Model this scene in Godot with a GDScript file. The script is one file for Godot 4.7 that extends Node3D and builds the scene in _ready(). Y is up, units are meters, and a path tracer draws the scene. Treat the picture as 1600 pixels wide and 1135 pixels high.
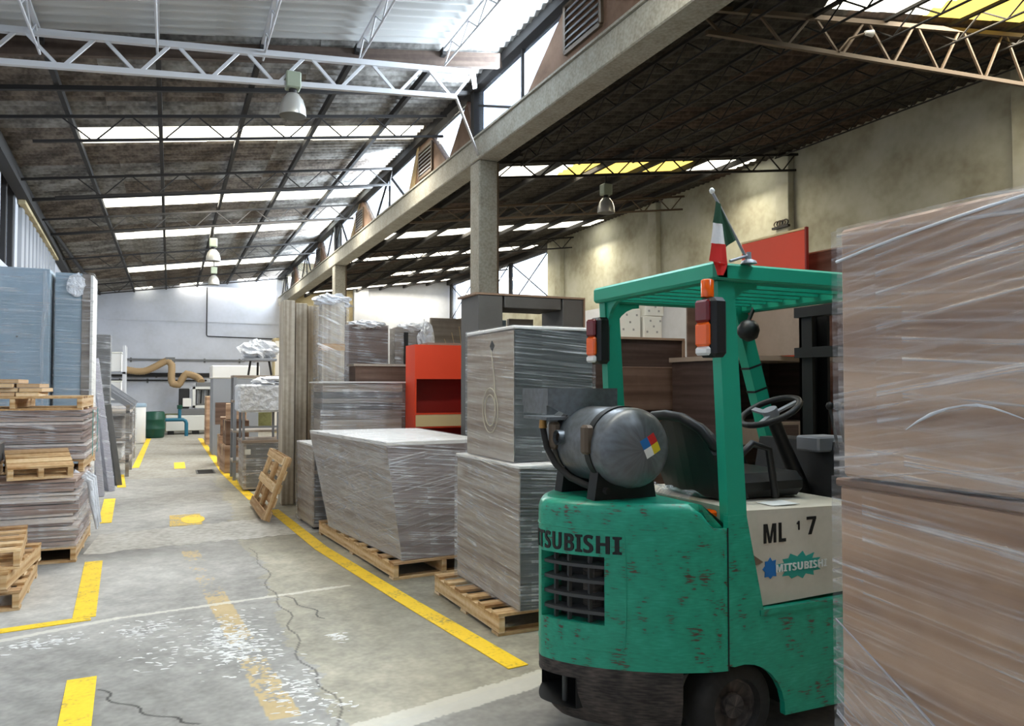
extends Node3D
# A warehouse aisle: y up, metres, the aisle runs along -z, the camera stands 1.57 m over the floor.

const LEFT_ROOF := Vector3(3.64, 5.60, 0.145)    # x, height there, rise per metre of x
const RIGHT_ROOF := Vector3(10.20, 5.80, 0.145)
const FAR_Z := -29.4
const BACK_Z := 4.0
const BEAM_X := 3.64

var M := {}          # materials
var T := {}          # textures
var used := {}
var rng := RandomNumberGenerator.new()

# ---------------------------------------------------------------- mesh building
class Shape:
	var v := PackedVector3Array()
	var n := PackedVector3Array()
	var u := PackedVector2Array()

	func tri(a: Vector3, b: Vector3, c: Vector3, na: Vector3, nb: Vector3, nc: Vector3, ua: Vector2, ub: Vector2, uc: Vector2):
		# a, b, c run anticlockwise seen from outside; Godot wants clockwise
		v.append(a); v.append(c); v.append(b)
		n.append(na); n.append(nc); n.append(nb)
		u.append(ua); u.append(uc); u.append(ub)

	func quad_uv(a: Vector3, b: Vector3, c: Vector3, d: Vector3, ua: Vector2, ub: Vector2, uc: Vector2, ud: Vector2):
		var m := (c - a).cross(d - b)
		m = m.normalized() if m.length() > 1e-12 else Vector3.UP
		tri(a, b, c, m, m, m, ua, ub, uc)
		tri(a, c, d, m, m, m, ua, uc, ud)

	func flat_uv(p: Vector3, m: Vector3) -> Vector2:
		var w := m.abs()
		if w.y > w.x and w.y > w.z:
			return Vector2(p.x, p.z)
		if w.x > w.z:
			return Vector2(p.z, -p.y)
		return Vector2(p.x, -p.y)

	func quad(a: Vector3, b: Vector3, c: Vector3, d: Vector3):
		var m := (c - a).cross(d - b).normalized()
		quad_uv(a, b, c, d, flat_uv(a, m), flat_uv(b, m), flat_uv(c, m), flat_uv(d, m))

	func face(a: Vector3, b: Vector3, c: Vector3):
		var m := (b - a).cross(c - a).normalized()
		tri(a, b, c, m, m, m, flat_uv(a, m), flat_uv(b, m), flat_uv(c, m))

	# eight corners: bottom 0-3 anticlockwise seen from above, top 4-7 over them
	func hexa(p: Array):
		quad(p[0], p[3], p[2], p[1]); quad(p[4], p[5], p[6], p[7])
		for i in 4:
			var j := (i + 1) % 4
			quad(p[i], p[j], p[4 + j], p[4 + i])

	func box(lo: Vector3, hi: Vector3, t := Transform3D.IDENTITY):
		var p := []
		for y in [lo.y, hi.y]:
			p.append(t * Vector3(lo.x, y, hi.z)); p.append(t * Vector3(hi.x, y, hi.z))
			p.append(t * Vector3(hi.x, y, lo.z)); p.append(t * Vector3(lo.x, y, lo.z))
		hexa(p)

	# a box with its twelve edges chamfered by c
	func soft_box(lo: Vector3, hi: Vector3, c: float, t := Transform3D.IDENTITY):
		var m := (lo + hi) / 2
		var h := (hi - lo) / 2
		c = min(c, h.x * 0.98, h.y * 0.98, h.z * 0.98)
		var k := h - Vector3(c, c, c)
		var ax := [Vector3.RIGHT, Vector3.UP, Vector3.BACK]
		for a in 3:
			var b := (a + 1) % 3
			var d := (a + 2) % 3
			for s in [-1.0, 1.0]:
				var o: Vector3 = m + ax[a] * h[a] * s
				var e: Vector3 = ax[b] * k[b] * s
				var f: Vector3 = ax[d] * k[d]
				quad(t * (o - e - f), t * (o + e - f), t * (o + e + f), t * (o - e + f))
		for a in 3:
			var b := (a + 1) % 3
			var d := (a + 2) % 3
			for s in [-1.0, 1.0]:
				for w in [-1.0, 1.0]:
					var p1: Vector3 = m + ax[a] * h[a] * s + ax[b] * k[b] * w
					var p2: Vector3 = m + ax[a] * k[a] * s + ax[b] * h[b] * w
					var l: Vector3 = ax[d] * k[d] * (s * w)
					quad(t * (p1 - l), t * (p2 - l), t * (p2 + l), t * (p1 + l))
		for sx in [-1.0, 1.0]:
			for sy in [-1.0, 1.0]:
				for sz in [-1.0, 1.0]:
					var s3 := Vector3(sx, sy, sz)
					var a3 := m + Vector3(h.x, k.y, k.z) * s3
					var b3 := m + Vector3(k.x, h.y, k.z) * s3
					var c3 := m + Vector3(k.x, k.y, h.z) * s3
					if sx * sy * sz > 0:
						face(t * a3, t * b3, t * c3)
					else:
						face(t * a3, t * c3, t * b3)

	# a rectangular bar from p to q, w across and h in the direction of "up"; u runs along it
	func bar(p: Vector3, q: Vector3, w: float, h: float, up := Vector3.UP):
		var d := (q - p).normalized()
		var s := d.cross(up)
		if s.length() < 0.01:
			s = d.cross(Vector3.RIGHT)
		s = s.normalized()
		var t := s.cross(d).normalized()
		var l := p.distance_to(q)
		var a := [s * w / 2 + t * h / 2, -s * w / 2 + t * h / 2, -s * w / 2 - t * h / 2, s * w / 2 - t * h / 2]
		var o := fposmod(p.x * 3.1 + p.y * 5.3 + p.z * 7.7, 1.0)
		for i in 4:
			var j := (i + 1) % 4
			var width: float = a[i].distance_to(a[j])
			quad_uv(p + a[i], p + a[j], q + a[j], q + a[i], Vector2(o, o), Vector2(o, o + width), Vector2(o + l, o + width), Vector2(o + l, o))
		quad(p + a[3], p + a[2], p + a[1], p + a[0])
		quad(q + a[0], q + a[1], q + a[2], q + a[3])

	func tube(pts: Array, r, seg := 10, caps := true):
		var rings := []
		var dirs := []
		var side := Vector3.ZERO
		for i in pts.size():
			var d: Vector3 = (pts[min(i + 1, pts.size() - 1)] - pts[max(i - 1, 0)]).normalized()
			if i == 0:
				side = d.cross(Vector3.UP if absf(d.y) < 0.9 else Vector3.RIGHT).normalized()
			else:
				side = (side - d * side.dot(d)).normalized()
			var t := d.cross(side)
			var rad: float = r[i] if r is Array else r
			var ring := []
			for k in seg:
				var a := TAU * k / seg
				ring.append((side * cos(a) + t * sin(a)) * rad)
			rings.append(ring); dirs.append(d)
		var along := 0.0
		for i in pts.size() - 1:
			var l: float = pts[i].distance_to(pts[i + 1])
			for k in seg:
				var j := (k + 1) % seg
				var a: Vector3 = rings[i][k]
				var b: Vector3 = rings[i][j]
				var c: Vector3 = rings[i + 1][j]
				var d: Vector3 = rings[i + 1][k]
				var u0 := Vector2(along, float(k) / seg)
				var u1 := Vector2(along, float(k + 1) / seg)
				var u2 := Vector2(along + l, float(k + 1) / seg)
				var u3 := Vector2(along + l, float(k) / seg)
				tri(pts[i] + a, pts[i] + b, pts[i + 1] + c, a.normalized(), b.normalized(), c.normalized(), u0, u1, u2)
				tri(pts[i] + a, pts[i + 1] + c, pts[i + 1] + d, a.normalized(), c.normalized(), d.normalized(), u0, u2, u3)
			along += l
		if caps:
			for k in seg:
				var j := (k + 1) % seg
				face(pts[0], pts[0] + rings[0][j], pts[0] + rings[0][k])
				var e := pts.size() - 1
				face(pts[e], pts[e] + rings[e][k], pts[e] + rings[e][j])

	# profile of (radius, height) pairs going up, turned round y, then moved by t
	func lathe(profile: Array, seg := 24, t := Transform3D.IDENTITY, smooth := true):
		for i in profile.size() - 1:
			var p: Vector2 = profile[i]
			var q: Vector2 = profile[i + 1]
			var slope := Vector2(q.y - p.y, p.x - q.x).normalized()
			var sp := slope
			var sq := slope
			if smooth:
				if i > 0:
					var o: Vector2 = profile[i - 1]
					var s0 := Vector2(p.y - o.y, o.x - p.x).normalized()
					if s0.dot(slope) > 0.5:
						sp = (s0 + slope).normalized()
				if i < profile.size() - 2:
					var w: Vector2 = profile[i + 2]
					var s1 := Vector2(w.y - q.y, q.x - w.x).normalized()
					if s1.dot(slope) > 0.5:
						sq = (s1 + slope).normalized()
			for k in seg:
				var a := TAU * k / seg
				var b := TAU * (k + 1) / seg
				var ca := Vector3(cos(a), 0, -sin(a))
				var cb := Vector3(cos(b), 0, -sin(b))
				var P := [ca * p.x + Vector3.UP * p.y, cb * p.x + Vector3.UP * p.y, cb * q.x + Vector3.UP * q.y, ca * q.x + Vector3.UP * q.y]
				var N := [ca * sp.x + Vector3.UP * sp.y, cb * sp.x + Vector3.UP * sp.y, cb * sq.x + Vector3.UP * sq.y, ca * sq.x + Vector3.UP * sq.y]
				var U := [Vector2(float(k) / seg, p.y), Vector2(float(k + 1) / seg, p.y), Vector2(float(k + 1) / seg, q.y), Vector2(float(k) / seg, q.y)]
				for x in 4:
					P[x] = t * P[x]; N[x] = (t.basis * N[x]).normalized()
				if p.x > 1e-5:
					tri(P[0], P[1], P[2], N[0], N[1], N[2], U[0], U[1], U[2])
				if q.x > 1e-5:
					tri(P[0], P[2], P[3], N[0], N[2], N[3], U[0], U[2], U[3])

	# a polygon (anticlockwise in x, y) given depth from z = 0 to z = depth, then moved by t
	func prism(poly: PackedVector2Array, depth: float, t := Transform3D.IDENTITY):
		if Geometry2D.is_polygon_clockwise(poly):
			poly = poly.duplicate(); poly.reverse()
		var id := Geometry2D.triangulate_polygon(poly)
		for i in range(0, id.size(), 3):
			var a := poly[id[i]]
			var b := poly[id[i + 1]]
			var c := poly[id[i + 2]]
			if (b - a).cross(c - a) < 0:
				var s := b
				b = c; c = s
			face(t * Vector3(a.x, a.y, depth), t * Vector3(b.x, b.y, depth), t * Vector3(c.x, c.y, depth))
			face(t * Vector3(a.x, a.y, 0), t * Vector3(c.x, c.y, 0), t * Vector3(b.x, b.y, 0))
		for i in poly.size():
			var a := poly[i]
			var b := poly[(i + 1) % poly.size()]
			quad(t * Vector3(a.x, a.y, 0), t * Vector3(b.x, b.y, 0), t * Vector3(b.x, b.y, depth), t * Vector3(a.x, a.y, depth))

	func done(tangents := false) -> ArrayMesh:
		var a := []
		a.resize(Mesh.ARRAY_MAX)
		a[Mesh.ARRAY_VERTEX] = v; a[Mesh.ARRAY_NORMAL] = n; a[Mesh.ARRAY_TEX_UV] = u
		var m := ArrayMesh.new()
		m.add_surface_from_arrays(Mesh.PRIMITIVE_TRIANGLES, a)
		if tangents:
			var st := SurfaceTool.new()
			st.create_from(m, 0)
			st.generate_tangents()
			return st.commit()
		return m

# ---------------------------------------------------------------- nodes
func numbered(called: String) -> String:
	if not used.has(called):
		used[called] = 0
		return called
	used[called] += 1
	return "%s_%03d" % [called, used[called]]

func tag(o: Node, label: String, category: String, group := "") -> Node:
	o.set_meta("label", label); o.set_meta("category", category)
	if group != "":
		o.set_meta("group", group)
	return o

func thing(called: String, label: String, category: String, at := Vector3.ZERO, turn := 0.0, group := "") -> Node3D:
	var o := Node3D.new()
	o.name = numbered(called)
	add_child(o)
	o.position = at
	o.rotation_degrees.y = turn
	tag(o, label, category, group)
	return o

func part(parent: Node, called: String, shape, material: Material, label := "") -> MeshInstance3D:
	var o := MeshInstance3D.new()
	o.name = called if parent != self else numbered(called)
	o.mesh = shape if shape is Mesh else shape.done(material is StandardMaterial3D and material.normal_enabled)
	o.material_override = material
	parent.add_child(o, true)
	if label != "":
		o.set_meta("label", label)
	return o

func setting(called: String) -> Node3D:
	var o := Node3D.new()
	o.name = numbered(called)
	add_child(o)
	o.set_meta("kind", "structure")
	return o

func copy_of(o: Node3D, label := "", group := "") -> Node3D:
	var c: Node3D = o.duplicate()
	var base: String = o.get_meta("stem") if o.has_meta("stem") else String(o.name)
	c.name = numbered(base)
	add_child(c)
	if label != "":
		c.set_meta("label", label)
	if group != "":
		c.set_meta("group", group)
	return c

func left_roof(x: float) -> float:
	return LEFT_ROOF.y + LEFT_ROOF.z * (x - LEFT_ROOF.x)

func right_roof(x: float) -> float:
	return RIGHT_ROOF.y + RIGHT_ROOF.z * (x - RIGHT_ROOF.x)

# the left wall is not quite parallel to the columns
func left_wall(z: float) -> float:
	return -1.68 + 0.04 * z

# ---------------------------------------------------------------- textures and materials
func noise_bytes(w: int, h: int, from_w: int, from_h: int, freq: float, seed_: int, octaves := 4) -> PackedByteArray:
	var f := FastNoiseLite.new()
	f.noise_type = FastNoiseLite.TYPE_SIMPLEX_SMOOTH
	f.seed = seed_
	f.frequency = freq
	f.fractal_octaves = octaves
	var im := f.get_seamless_image(from_w, from_h)
	im.convert(Image.FORMAT_L8)
	if from_w != w or from_h != h:
		im.resize(w, h, Image.INTERPOLATE_CUBIC)
	return im.get_data()

func ramp_texture(w: int, h: int, layers: Array, ramp: Array) -> ImageTexture:
	# layers: [bytes, weight]; ramp: [position, Color] pairs
	var g := Gradient.new()
	g.offsets = PackedFloat32Array(ramp.map(func(r): return r[0]))
	g.colors = PackedColorArray(ramp.map(func(r): return r[1]))
	var table := PackedColorArray()
	for i in 256:
		table.append(g.sample(i / 255.0))
	var out := PackedByteArray()
	out.resize(w * h * 4)
	for i in w * h:
		var s := 0.0
		for l in layers:
			s += l[0][i] * l[1]
		var c := table[clampi(int(s), 0, 255)]
		out[i * 4] = c.r8; out[i * 4 + 1] = c.g8; out[i * 4 + 2] = c.b8; out[i * 4 + 3] = c.a8
	var im := Image.create_from_data(w, h, false, Image.FORMAT_RGBA8, out)
	im.generate_mipmaps()
	return ImageTexture.create_from_image(im)

func relief_texture(w: int, h: int, bytes: PackedByteArray, strength: float) -> ImageTexture:
	var im := Image.create_from_data(w, h, false, Image.FORMAT_L8, bytes)
	im.convert(Image.FORMAT_RGBA8)
	im.bump_map_to_normal_map(strength)
	return ImageTexture.create_from_image(im)

func mat(called: String, color: Color, rough := 0.8, metal := 0.0, tex: Texture2D = null, scale := 1.0) -> StandardMaterial3D:
	var m := StandardMaterial3D.new()
	m.resource_name = called
	m.albedo_color = color
	m.roughness = rough
	m.metallic = metal
	m.cull_mode = BaseMaterial3D.CULL_DISABLED
	if tex:
		m.albedo_texture = tex
		m.uv1_scale = Vector3(scale, scale, scale)
	M[called] = m
	return m

func make_materials():
	var W := Color.WHITE
	var fine := noise_bytes(256, 256, 256, 256, 0.05, 3)
	var coarse := noise_bytes(256, 256, 256, 256, 0.012, 4, 5)
	var streak := noise_bytes(512, 512, 8, 512, 0.13, 5, 4)
	var streak_b := noise_bytes(512, 512, 6, 512, 0.05, 15, 4)
	var grain := noise_bytes(256, 256, 8, 256, 0.05, 6, 5)
	var patches := noise_bytes(512, 512, 512, 512, 0.008, 7, 6)
	var specks := noise_bytes(512, 512, 512, 512, 0.06, 8, 4)
	# corrugated roof, stained; u runs across the waves (z), v along the slope
	T.roof = ramp_texture(512, 512, [[patches, 0.6], [specks, 0.4]], [[0.2, Color(0.31, 0.3, 0.285)], [0.45, Color(0.45, 0.435, 0.415)], [0.6, Color(0.54, 0.53, 0.51)], [0.85, Color(0.63, 0.62, 0.6)]])
	mat("roof_grey", W, 0.9, 0.0, T.roof, 0.37)
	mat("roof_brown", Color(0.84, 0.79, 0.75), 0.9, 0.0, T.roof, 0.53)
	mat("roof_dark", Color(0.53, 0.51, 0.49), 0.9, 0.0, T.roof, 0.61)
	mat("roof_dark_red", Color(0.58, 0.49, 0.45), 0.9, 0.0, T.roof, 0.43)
	mat("roof_pale", Color(0.7, 0.7, 0.69), 0.5, 0.0)
	mat("steel_dark", Color(0.14, 0.13, 0.125), 0.8, 0.0)
	mat("steel_brown", Color(0.36, 0.3, 0.24), 0.6, 0.2)
	mat("steel_white", Color(0.76, 0.76, 0.77), 0.5)
	mat("fascia_brown", Color(0.33, 0.275, 0.235), 0.8, 0.0, ramp_texture(256, 256, [[grain, 0.7], [fine, 0.3]], [[0.2, Color(0.75, 0.7, 0.68)], [0.8, W]]), 1.0)
	# plaster and concrete
	T.plaster = ramp_texture(512, 512, [[patches, 0.75], [specks, 0.25]], [[0.15, Color(0.77, 0.75, 0.7)], [0.42, Color(0.89, 0.88, 0.84)], [0.6, Color(0.95, 0.95, 0.92)], [0.85, W]])
	mat("wall_beige", Color(0.74, 0.735, 0.68), 0.9, 0.0, T.plaster, 0.16)
	T.paint = ramp_texture(512, 512, [[patches, 0.7], [specks, 0.3]], [[0.15, Color(0.93, 0.93, 0.92)], [0.5, Color(0.97, 0.97, 0.97)], [0.85, W]])
	mat("wall_white", Color(0.78, 0.79, 0.82), 0.85, 0.0, T.paint, 0.2)
	mat("wall_cream", Color(0.82, 0.76, 0.62), 0.85, 0.0, T.plaster, 0.3)
	mat("wall_green", Color(0.55, 0.56, 0.4), 0.85, 0.0, T.plaster, 0.4)
	T.concrete = ramp_texture(512, 512, [[patches, 0.4], [specks, 0.6]], [[0.2, Color(0.8, 0.785, 0.76)], [0.5, Color(0.92, 0.91, 0.89)], [0.8, W]])
	mat("concrete", Color(0.63, 0.62, 0.58), 0.9, 0.0, T.concrete, 0.7)
	mat("patch_concrete", Color(0.755, 0.745, 0.72), 0.75, 0.0, T.concrete, 0.35)
	mat("slab", Color(0.67, 0.655, 0.62), 0.75, 0.0, T.concrete, 0.3)
	mat("panel_brown", Color(0.47, 0.36, 0.29), 0.85, 0.0, T.plaster, 0.5)
	mat("panel_tan", Color(0.62, 0.53, 0.38), 0.85, 0.0, T.plaster, 0.5)
	mat("louvre_grey", Color(0.6, 0.6, 0.6), 0.5, 0.2)
	# wood
	T.wood = ramp_texture(256, 256, [[grain, 0.75], [fine, 0.25]], [[0.15, Color(0.76, 0.64, 0.5)], [0.5, Color(0.92, 0.86, 0.76)], [0.85, W]])
	mat("pine_a", Color(0.9, 0.81, 0.67), 0.75, 0.0, T.wood, 1.7)
	mat("pine_b", Color(0.82, 0.71, 0.56), 0.75, 0.0, T.wood, 1.3)
	mat("pine_c", Color(0.75, 0.64, 0.51), 0.8, 0.0, T.wood, 1.5)
	T.dark_wood = ramp_texture(256, 256, [[grain, 0.85], [fine, 0.15]], [[0.15, Color(0.72, 0.66, 0.62)], [0.5, Color(0.88, 0.85, 0.82)], [0.85, W]])
	mat("wenge", Color(0.3, 0.24, 0.22), 0.5, 0.0, T.dark_wood, 1.4)
	mat("wenge_edge", Color(0.58, 0.48, 0.4), 0.6)
	mat("taupe_board", Color(0.58, 0.51, 0.45), 0.6, 0.0, T.paint, 0.8)
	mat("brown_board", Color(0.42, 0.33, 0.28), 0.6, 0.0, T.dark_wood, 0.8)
	mat("grey_board", Color(0.57, 0.55, 0.525), 0.55, 0.0, T.dark_wood, 0.6)
	mat("grey_oak", Color(0.69, 0.655, 0.61), 0.6, 0.0, T.dark_wood, 0.9)
	var tall := ramp_texture(256, 256, [[noise_bytes(256, 256, 256, 8, 0.05, 61, 5), 0.8], [fine, 0.2]], [[0.15, Color(0.74, 0.7, 0.66)], [0.5, Color(0.9, 0.88, 0.85)], [0.85, W]])
	mat("upright_oak", Color(0.82, 0.79, 0.73), 0.6, 0.0, tall, 0.8)
	mat("dark_grey_board", Color(0.36, 0.355, 0.345), 0.55, 0.0, T.paint, 0.7)
	mat("blue_grey_board", Color(0.56, 0.64, 0.7), 0.45, 0.0, T.paint, 0.35)
	mat("shaded_mauve", Color(0.43, 0.365, 0.345), 0.5, 0.0, T.dark_wood, 0.7)  # counter's near face: its shade is mixed into the colour
	mat("shaded_slate", Color(0.25, 0.26, 0.255), 0.4, 0.0, T.paint, 0.7)  # darkened for box faces turned away from the aisle light
	mat("white_edge", Color(0.86, 0.85, 0.83), 0.5)
	mat("red_board", Color(0.9, 0.27, 0.13), 0.45)
	mat("deep_red_board", Color(0.55, 0.09, 0.06), 0.45)
	mat("cream_board", Color(0.88, 0.78, 0.58), 0.5)
	mat("kraft", Color(0.77, 0.645, 0.535), 0.8, 0.0, T.dark_wood, 0.5)
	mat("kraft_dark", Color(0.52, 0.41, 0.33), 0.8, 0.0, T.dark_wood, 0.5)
	mat("sheet_a", Color(0.8, 0.73, 0.69), 0.8, 0.0, T.dark_wood, 1.0)
	mat("sheet_b", Color(0.68, 0.59, 0.55), 0.8, 0.0, T.dark_wood, 1.0)
	mat("sheet_c", Color(0.91, 0.88, 0.86), 0.8, 0.0, T.dark_wood, 1.0)
	# stretch film: clear plastic with pulled folds; u runs along the folds
	var film_sum := PackedByteArray()
	film_sum.resize(512 * 512)
	for i in 512 * 512:
		film_sum[i] = clampi(int(streak[i] * 0.6 + streak_b[i] * 0.4), 0, 255)
	T.film_relief = relief_texture(512, 512, film_sum, 9.0)
	T.film = ramp_texture(512, 512, [[streak, 0.5], [streak_b, 0.35], [patches, 0.15]], [[0.3, Color(0.9, 0.92, 0.95, 0.03)], [0.5, Color(0.92, 0.93, 0.95, 0.07)], [0.62, Color(0.95, 0.96, 0.98, 0.17)], [0.8, Color(1, 1, 1, 0.5)]])
	T.film_thick = ramp_texture(512, 512, [[streak, 0.45], [streak_b, 0.3], [patches, 0.25]], [[0.25, Color(0.8, 0.81, 0.83, 0.06)], [0.5, Color(0.86, 0.87, 0.89, 0.16)], [0.62, Color(0.92, 0.93, 0.95, 0.32)], [0.82, Color(1, 1, 1, 0.7)]])
	for k in ["film", "film_thick"]:
		var f := mat("stretch_" + k, W, 0.16, 0.0, T[k], 0.85)
		f.transparency = BaseMaterial3D.TRANSPARENCY_ALPHA
		f.normal_enabled = true
		f.normal_texture = T.film_relief
		f.normal_scale = 0.9
		f.metallic_specular = 0.7
	var bag := mat("white_plastic", Color(0.86, 0.87, 0.89), 0.3)
	bag.normal_enabled = true
	bag.normal_texture = relief_texture(256, 256, noise_bytes(256, 256, 256, 256, 0.02, 31, 4), 10.0)
	bag.uv1_scale = Vector3(1.5, 1.5, 1.5)
	# forklift
	var scrape := noise_bytes(512, 512, 70, 512, 0.16, 9, 5)
	var where := noise_bytes(512, 512, 512, 512, 0.011, 10, 4)
	T.green = ramp_texture(512, 512, [[scrape, 0.5], [where, 0.5]], [[0.0, Color(0.2, 0.16, 0.13)], [0.275, Color(0.38, 0.29, 0.23)], [0.315, Color(0.16, 0.44, 0.35)], [0.35, Color(0.1, 0.56, 0.45)], [0.6, Color(0.11, 0.6, 0.48)], [0.9, Color(0.2, 0.65, 0.54)]])
	mat("green_worn", W, 0.36, 0.0, T.green, 1.25)
	mat("green_clean", Color(0.1, 0.59, 0.47), 0.4)
	T.skirt = ramp_texture(512, 512, [[scrape, 0.5], [patches, 0.5]], [[0.2, Color(0.13, 0.11, 0.1)], [0.45, Color(0.24, 0.215, 0.2)], [0.7, Color(0.34, 0.3, 0.275)], [0.9, Color(0.45, 0.41, 0.37)]])
	mat("skirt", W, 0.8, 0.0, T.skirt, 1.0)
	mat("cream_paint", Color(0.8, 0.77, 0.7), 0.5, 0.0, T.paint, 0.7)
	mat("black_plastic", Color(0.06, 0.06, 0.065), 0.5)
	mat("black_vinyl", Color(0.085, 0.09, 0.09), 0.42)
	mat("black_paint", Color(0.05, 0.055, 0.055), 0.6)
	mat("rubber", Color(0.16, 0.15, 0.14), 0.85, 0.0, T.concrete, 1.0)
	mat("tank_grey", Color(0.42, 0.44, 0.46), 0.36, 0.2, T.concrete, 0.8)
	mat("iron_grey", Color(0.3, 0.3, 0.3), 0.5, 0.5)
	mat("chrome", Color(0.75, 0.75, 0.75), 0.2, 0.9)
	mat("brass", Color(0.6, 0.45, 0.25), 0.4, 0.8)
	mat("lens_red", Color(0.4, 0.03, 0.05), 0.15)
	mat("lens_amber", Color(0.9, 0.36, 0.03), 0.15)
	mat("lens_clear", Color(0.85, 0.85, 0.84), 0.12)
	mat("decal_black", Color(0.03, 0.035, 0.04), 0.5)
	mat("decal_blue", Color(0.1, 0.42, 0.68), 0.5)
	mat("decal_teal", Color(0.13, 0.58, 0.52), 0.5)
	mat("decal_white", Color(0.88, 0.88, 0.86), 0.5)
	mat("decal_red", Color(0.75, 0.12, 0.12), 0.5)
	mat("decal_yellow", Color(0.85, 0.75, 0.15), 0.5)
	mat("decal_tan", Color(0.45, 0.37, 0.3), 0.5)
	var fg := mat("flag_green", Color(0.03, 0.25, 0.14), 0.8)
	var fw := mat("flag_white", Color(0.88, 0.87, 0.86), 0.8)
	var fr := mat("flag_red", Color(0.8, 0.1, 0.06), 0.8)
	for f in [fg, fw, fr]:
		f.backlight_enabled = true
		f.backlight = Color(0.3, 0.3, 0.3)
	# paint, drums, machines
	T.line = ramp_texture(512, 512, [[specks, 0.5], [patches, 0.5]], [[0.16, Color(0.6, 0.55, 0.4)], [0.27, Color(0.82, 0.68, 0.22)], [0.4, Color(0.97, 0.8, 0.12)], [0.8, Color(1.0, 0.84, 0.16)]])
	mat("line_yellow", W, 0.6, 0.0, T.line, 0.9)
	T.line_worn = ramp_texture(512, 512, [[specks, 0.7], [patches, 0.3]], [[0.3, Color(0.62, 0.6, 0.55)], [0.44, Color(0.68, 0.62, 0.48)], [0.54, Color(0.85, 0.7, 0.3)], [0.7, Color(0.93, 0.76, 0.2)]])
	mat("line_yellow_worn", W, 0.7, 0.0, T.line_worn, 1.3)
	mat("plaster_fleck", Color(0.9, 0.895, 0.88), 0.9)
	mat("drum_green", Color(0.03, 0.27, 0.2), 0.4)
	mat("pipe_blue", Color(0.1, 0.4, 0.5), 0.5)
	mat("hose_tan", Color(0.66, 0.55, 0.4), 0.7)
	mat("machine_white", Color(0.82, 0.82, 0.8), 0.5)
	mat("machine_grey", Color(0.42, 0.42, 0.42), 0.5)
	mat("lamp_shell", Color(0.72, 0.71, 0.68), 0.3, 0.4)
	mat("lamp_box", Color(0.55, 0.58, 0.5), 0.6)
	mat("carton_white", Color(0.86, 0.85, 0.81), 0.7)
	mat("carton_print", Color(0.6, 0.59, 0.57), 0.7)
	mat("steel_grey", Color(0.55, 0.56, 0.58), 0.45, 0.3)
	mat("lilac_film", Color(0.68, 0.67, 0.71), 0.3)
	mat("rope", Color(0.75, 0.72, 0.64), 0.8)
	var glass := mat("glass", Color(0.9, 0.95, 1.0, 0.08), 0.05)
	glass.transparency = BaseMaterial3D.TRANSPARENCY_ALPHA
	var sheet := mat("skylight_clear", Color(0.9, 0.89, 0.82), 0.6)
	sheet.emission_enabled = true
	sheet.emission = Color(1.0, 0.985, 0.92)
	sheet.emission_energy_multiplier = 3.0
	var sheet_y := mat("skylight_yellow", Color(0.9, 0.75, 0.2), 0.6)
	sheet_y.emission_enabled = true
	sheet_y.emission = Color(1.0, 0.88, 0.45)
	sheet_y.emission_energy_multiplier = 1.4
	make_floor_texture()

func seg_dist(p: Vector2, a: Vector2, b: Vector2) -> float:
	return p.distance_to(Geometry2D.get_closest_point_to_segment(p, a, b))

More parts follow.
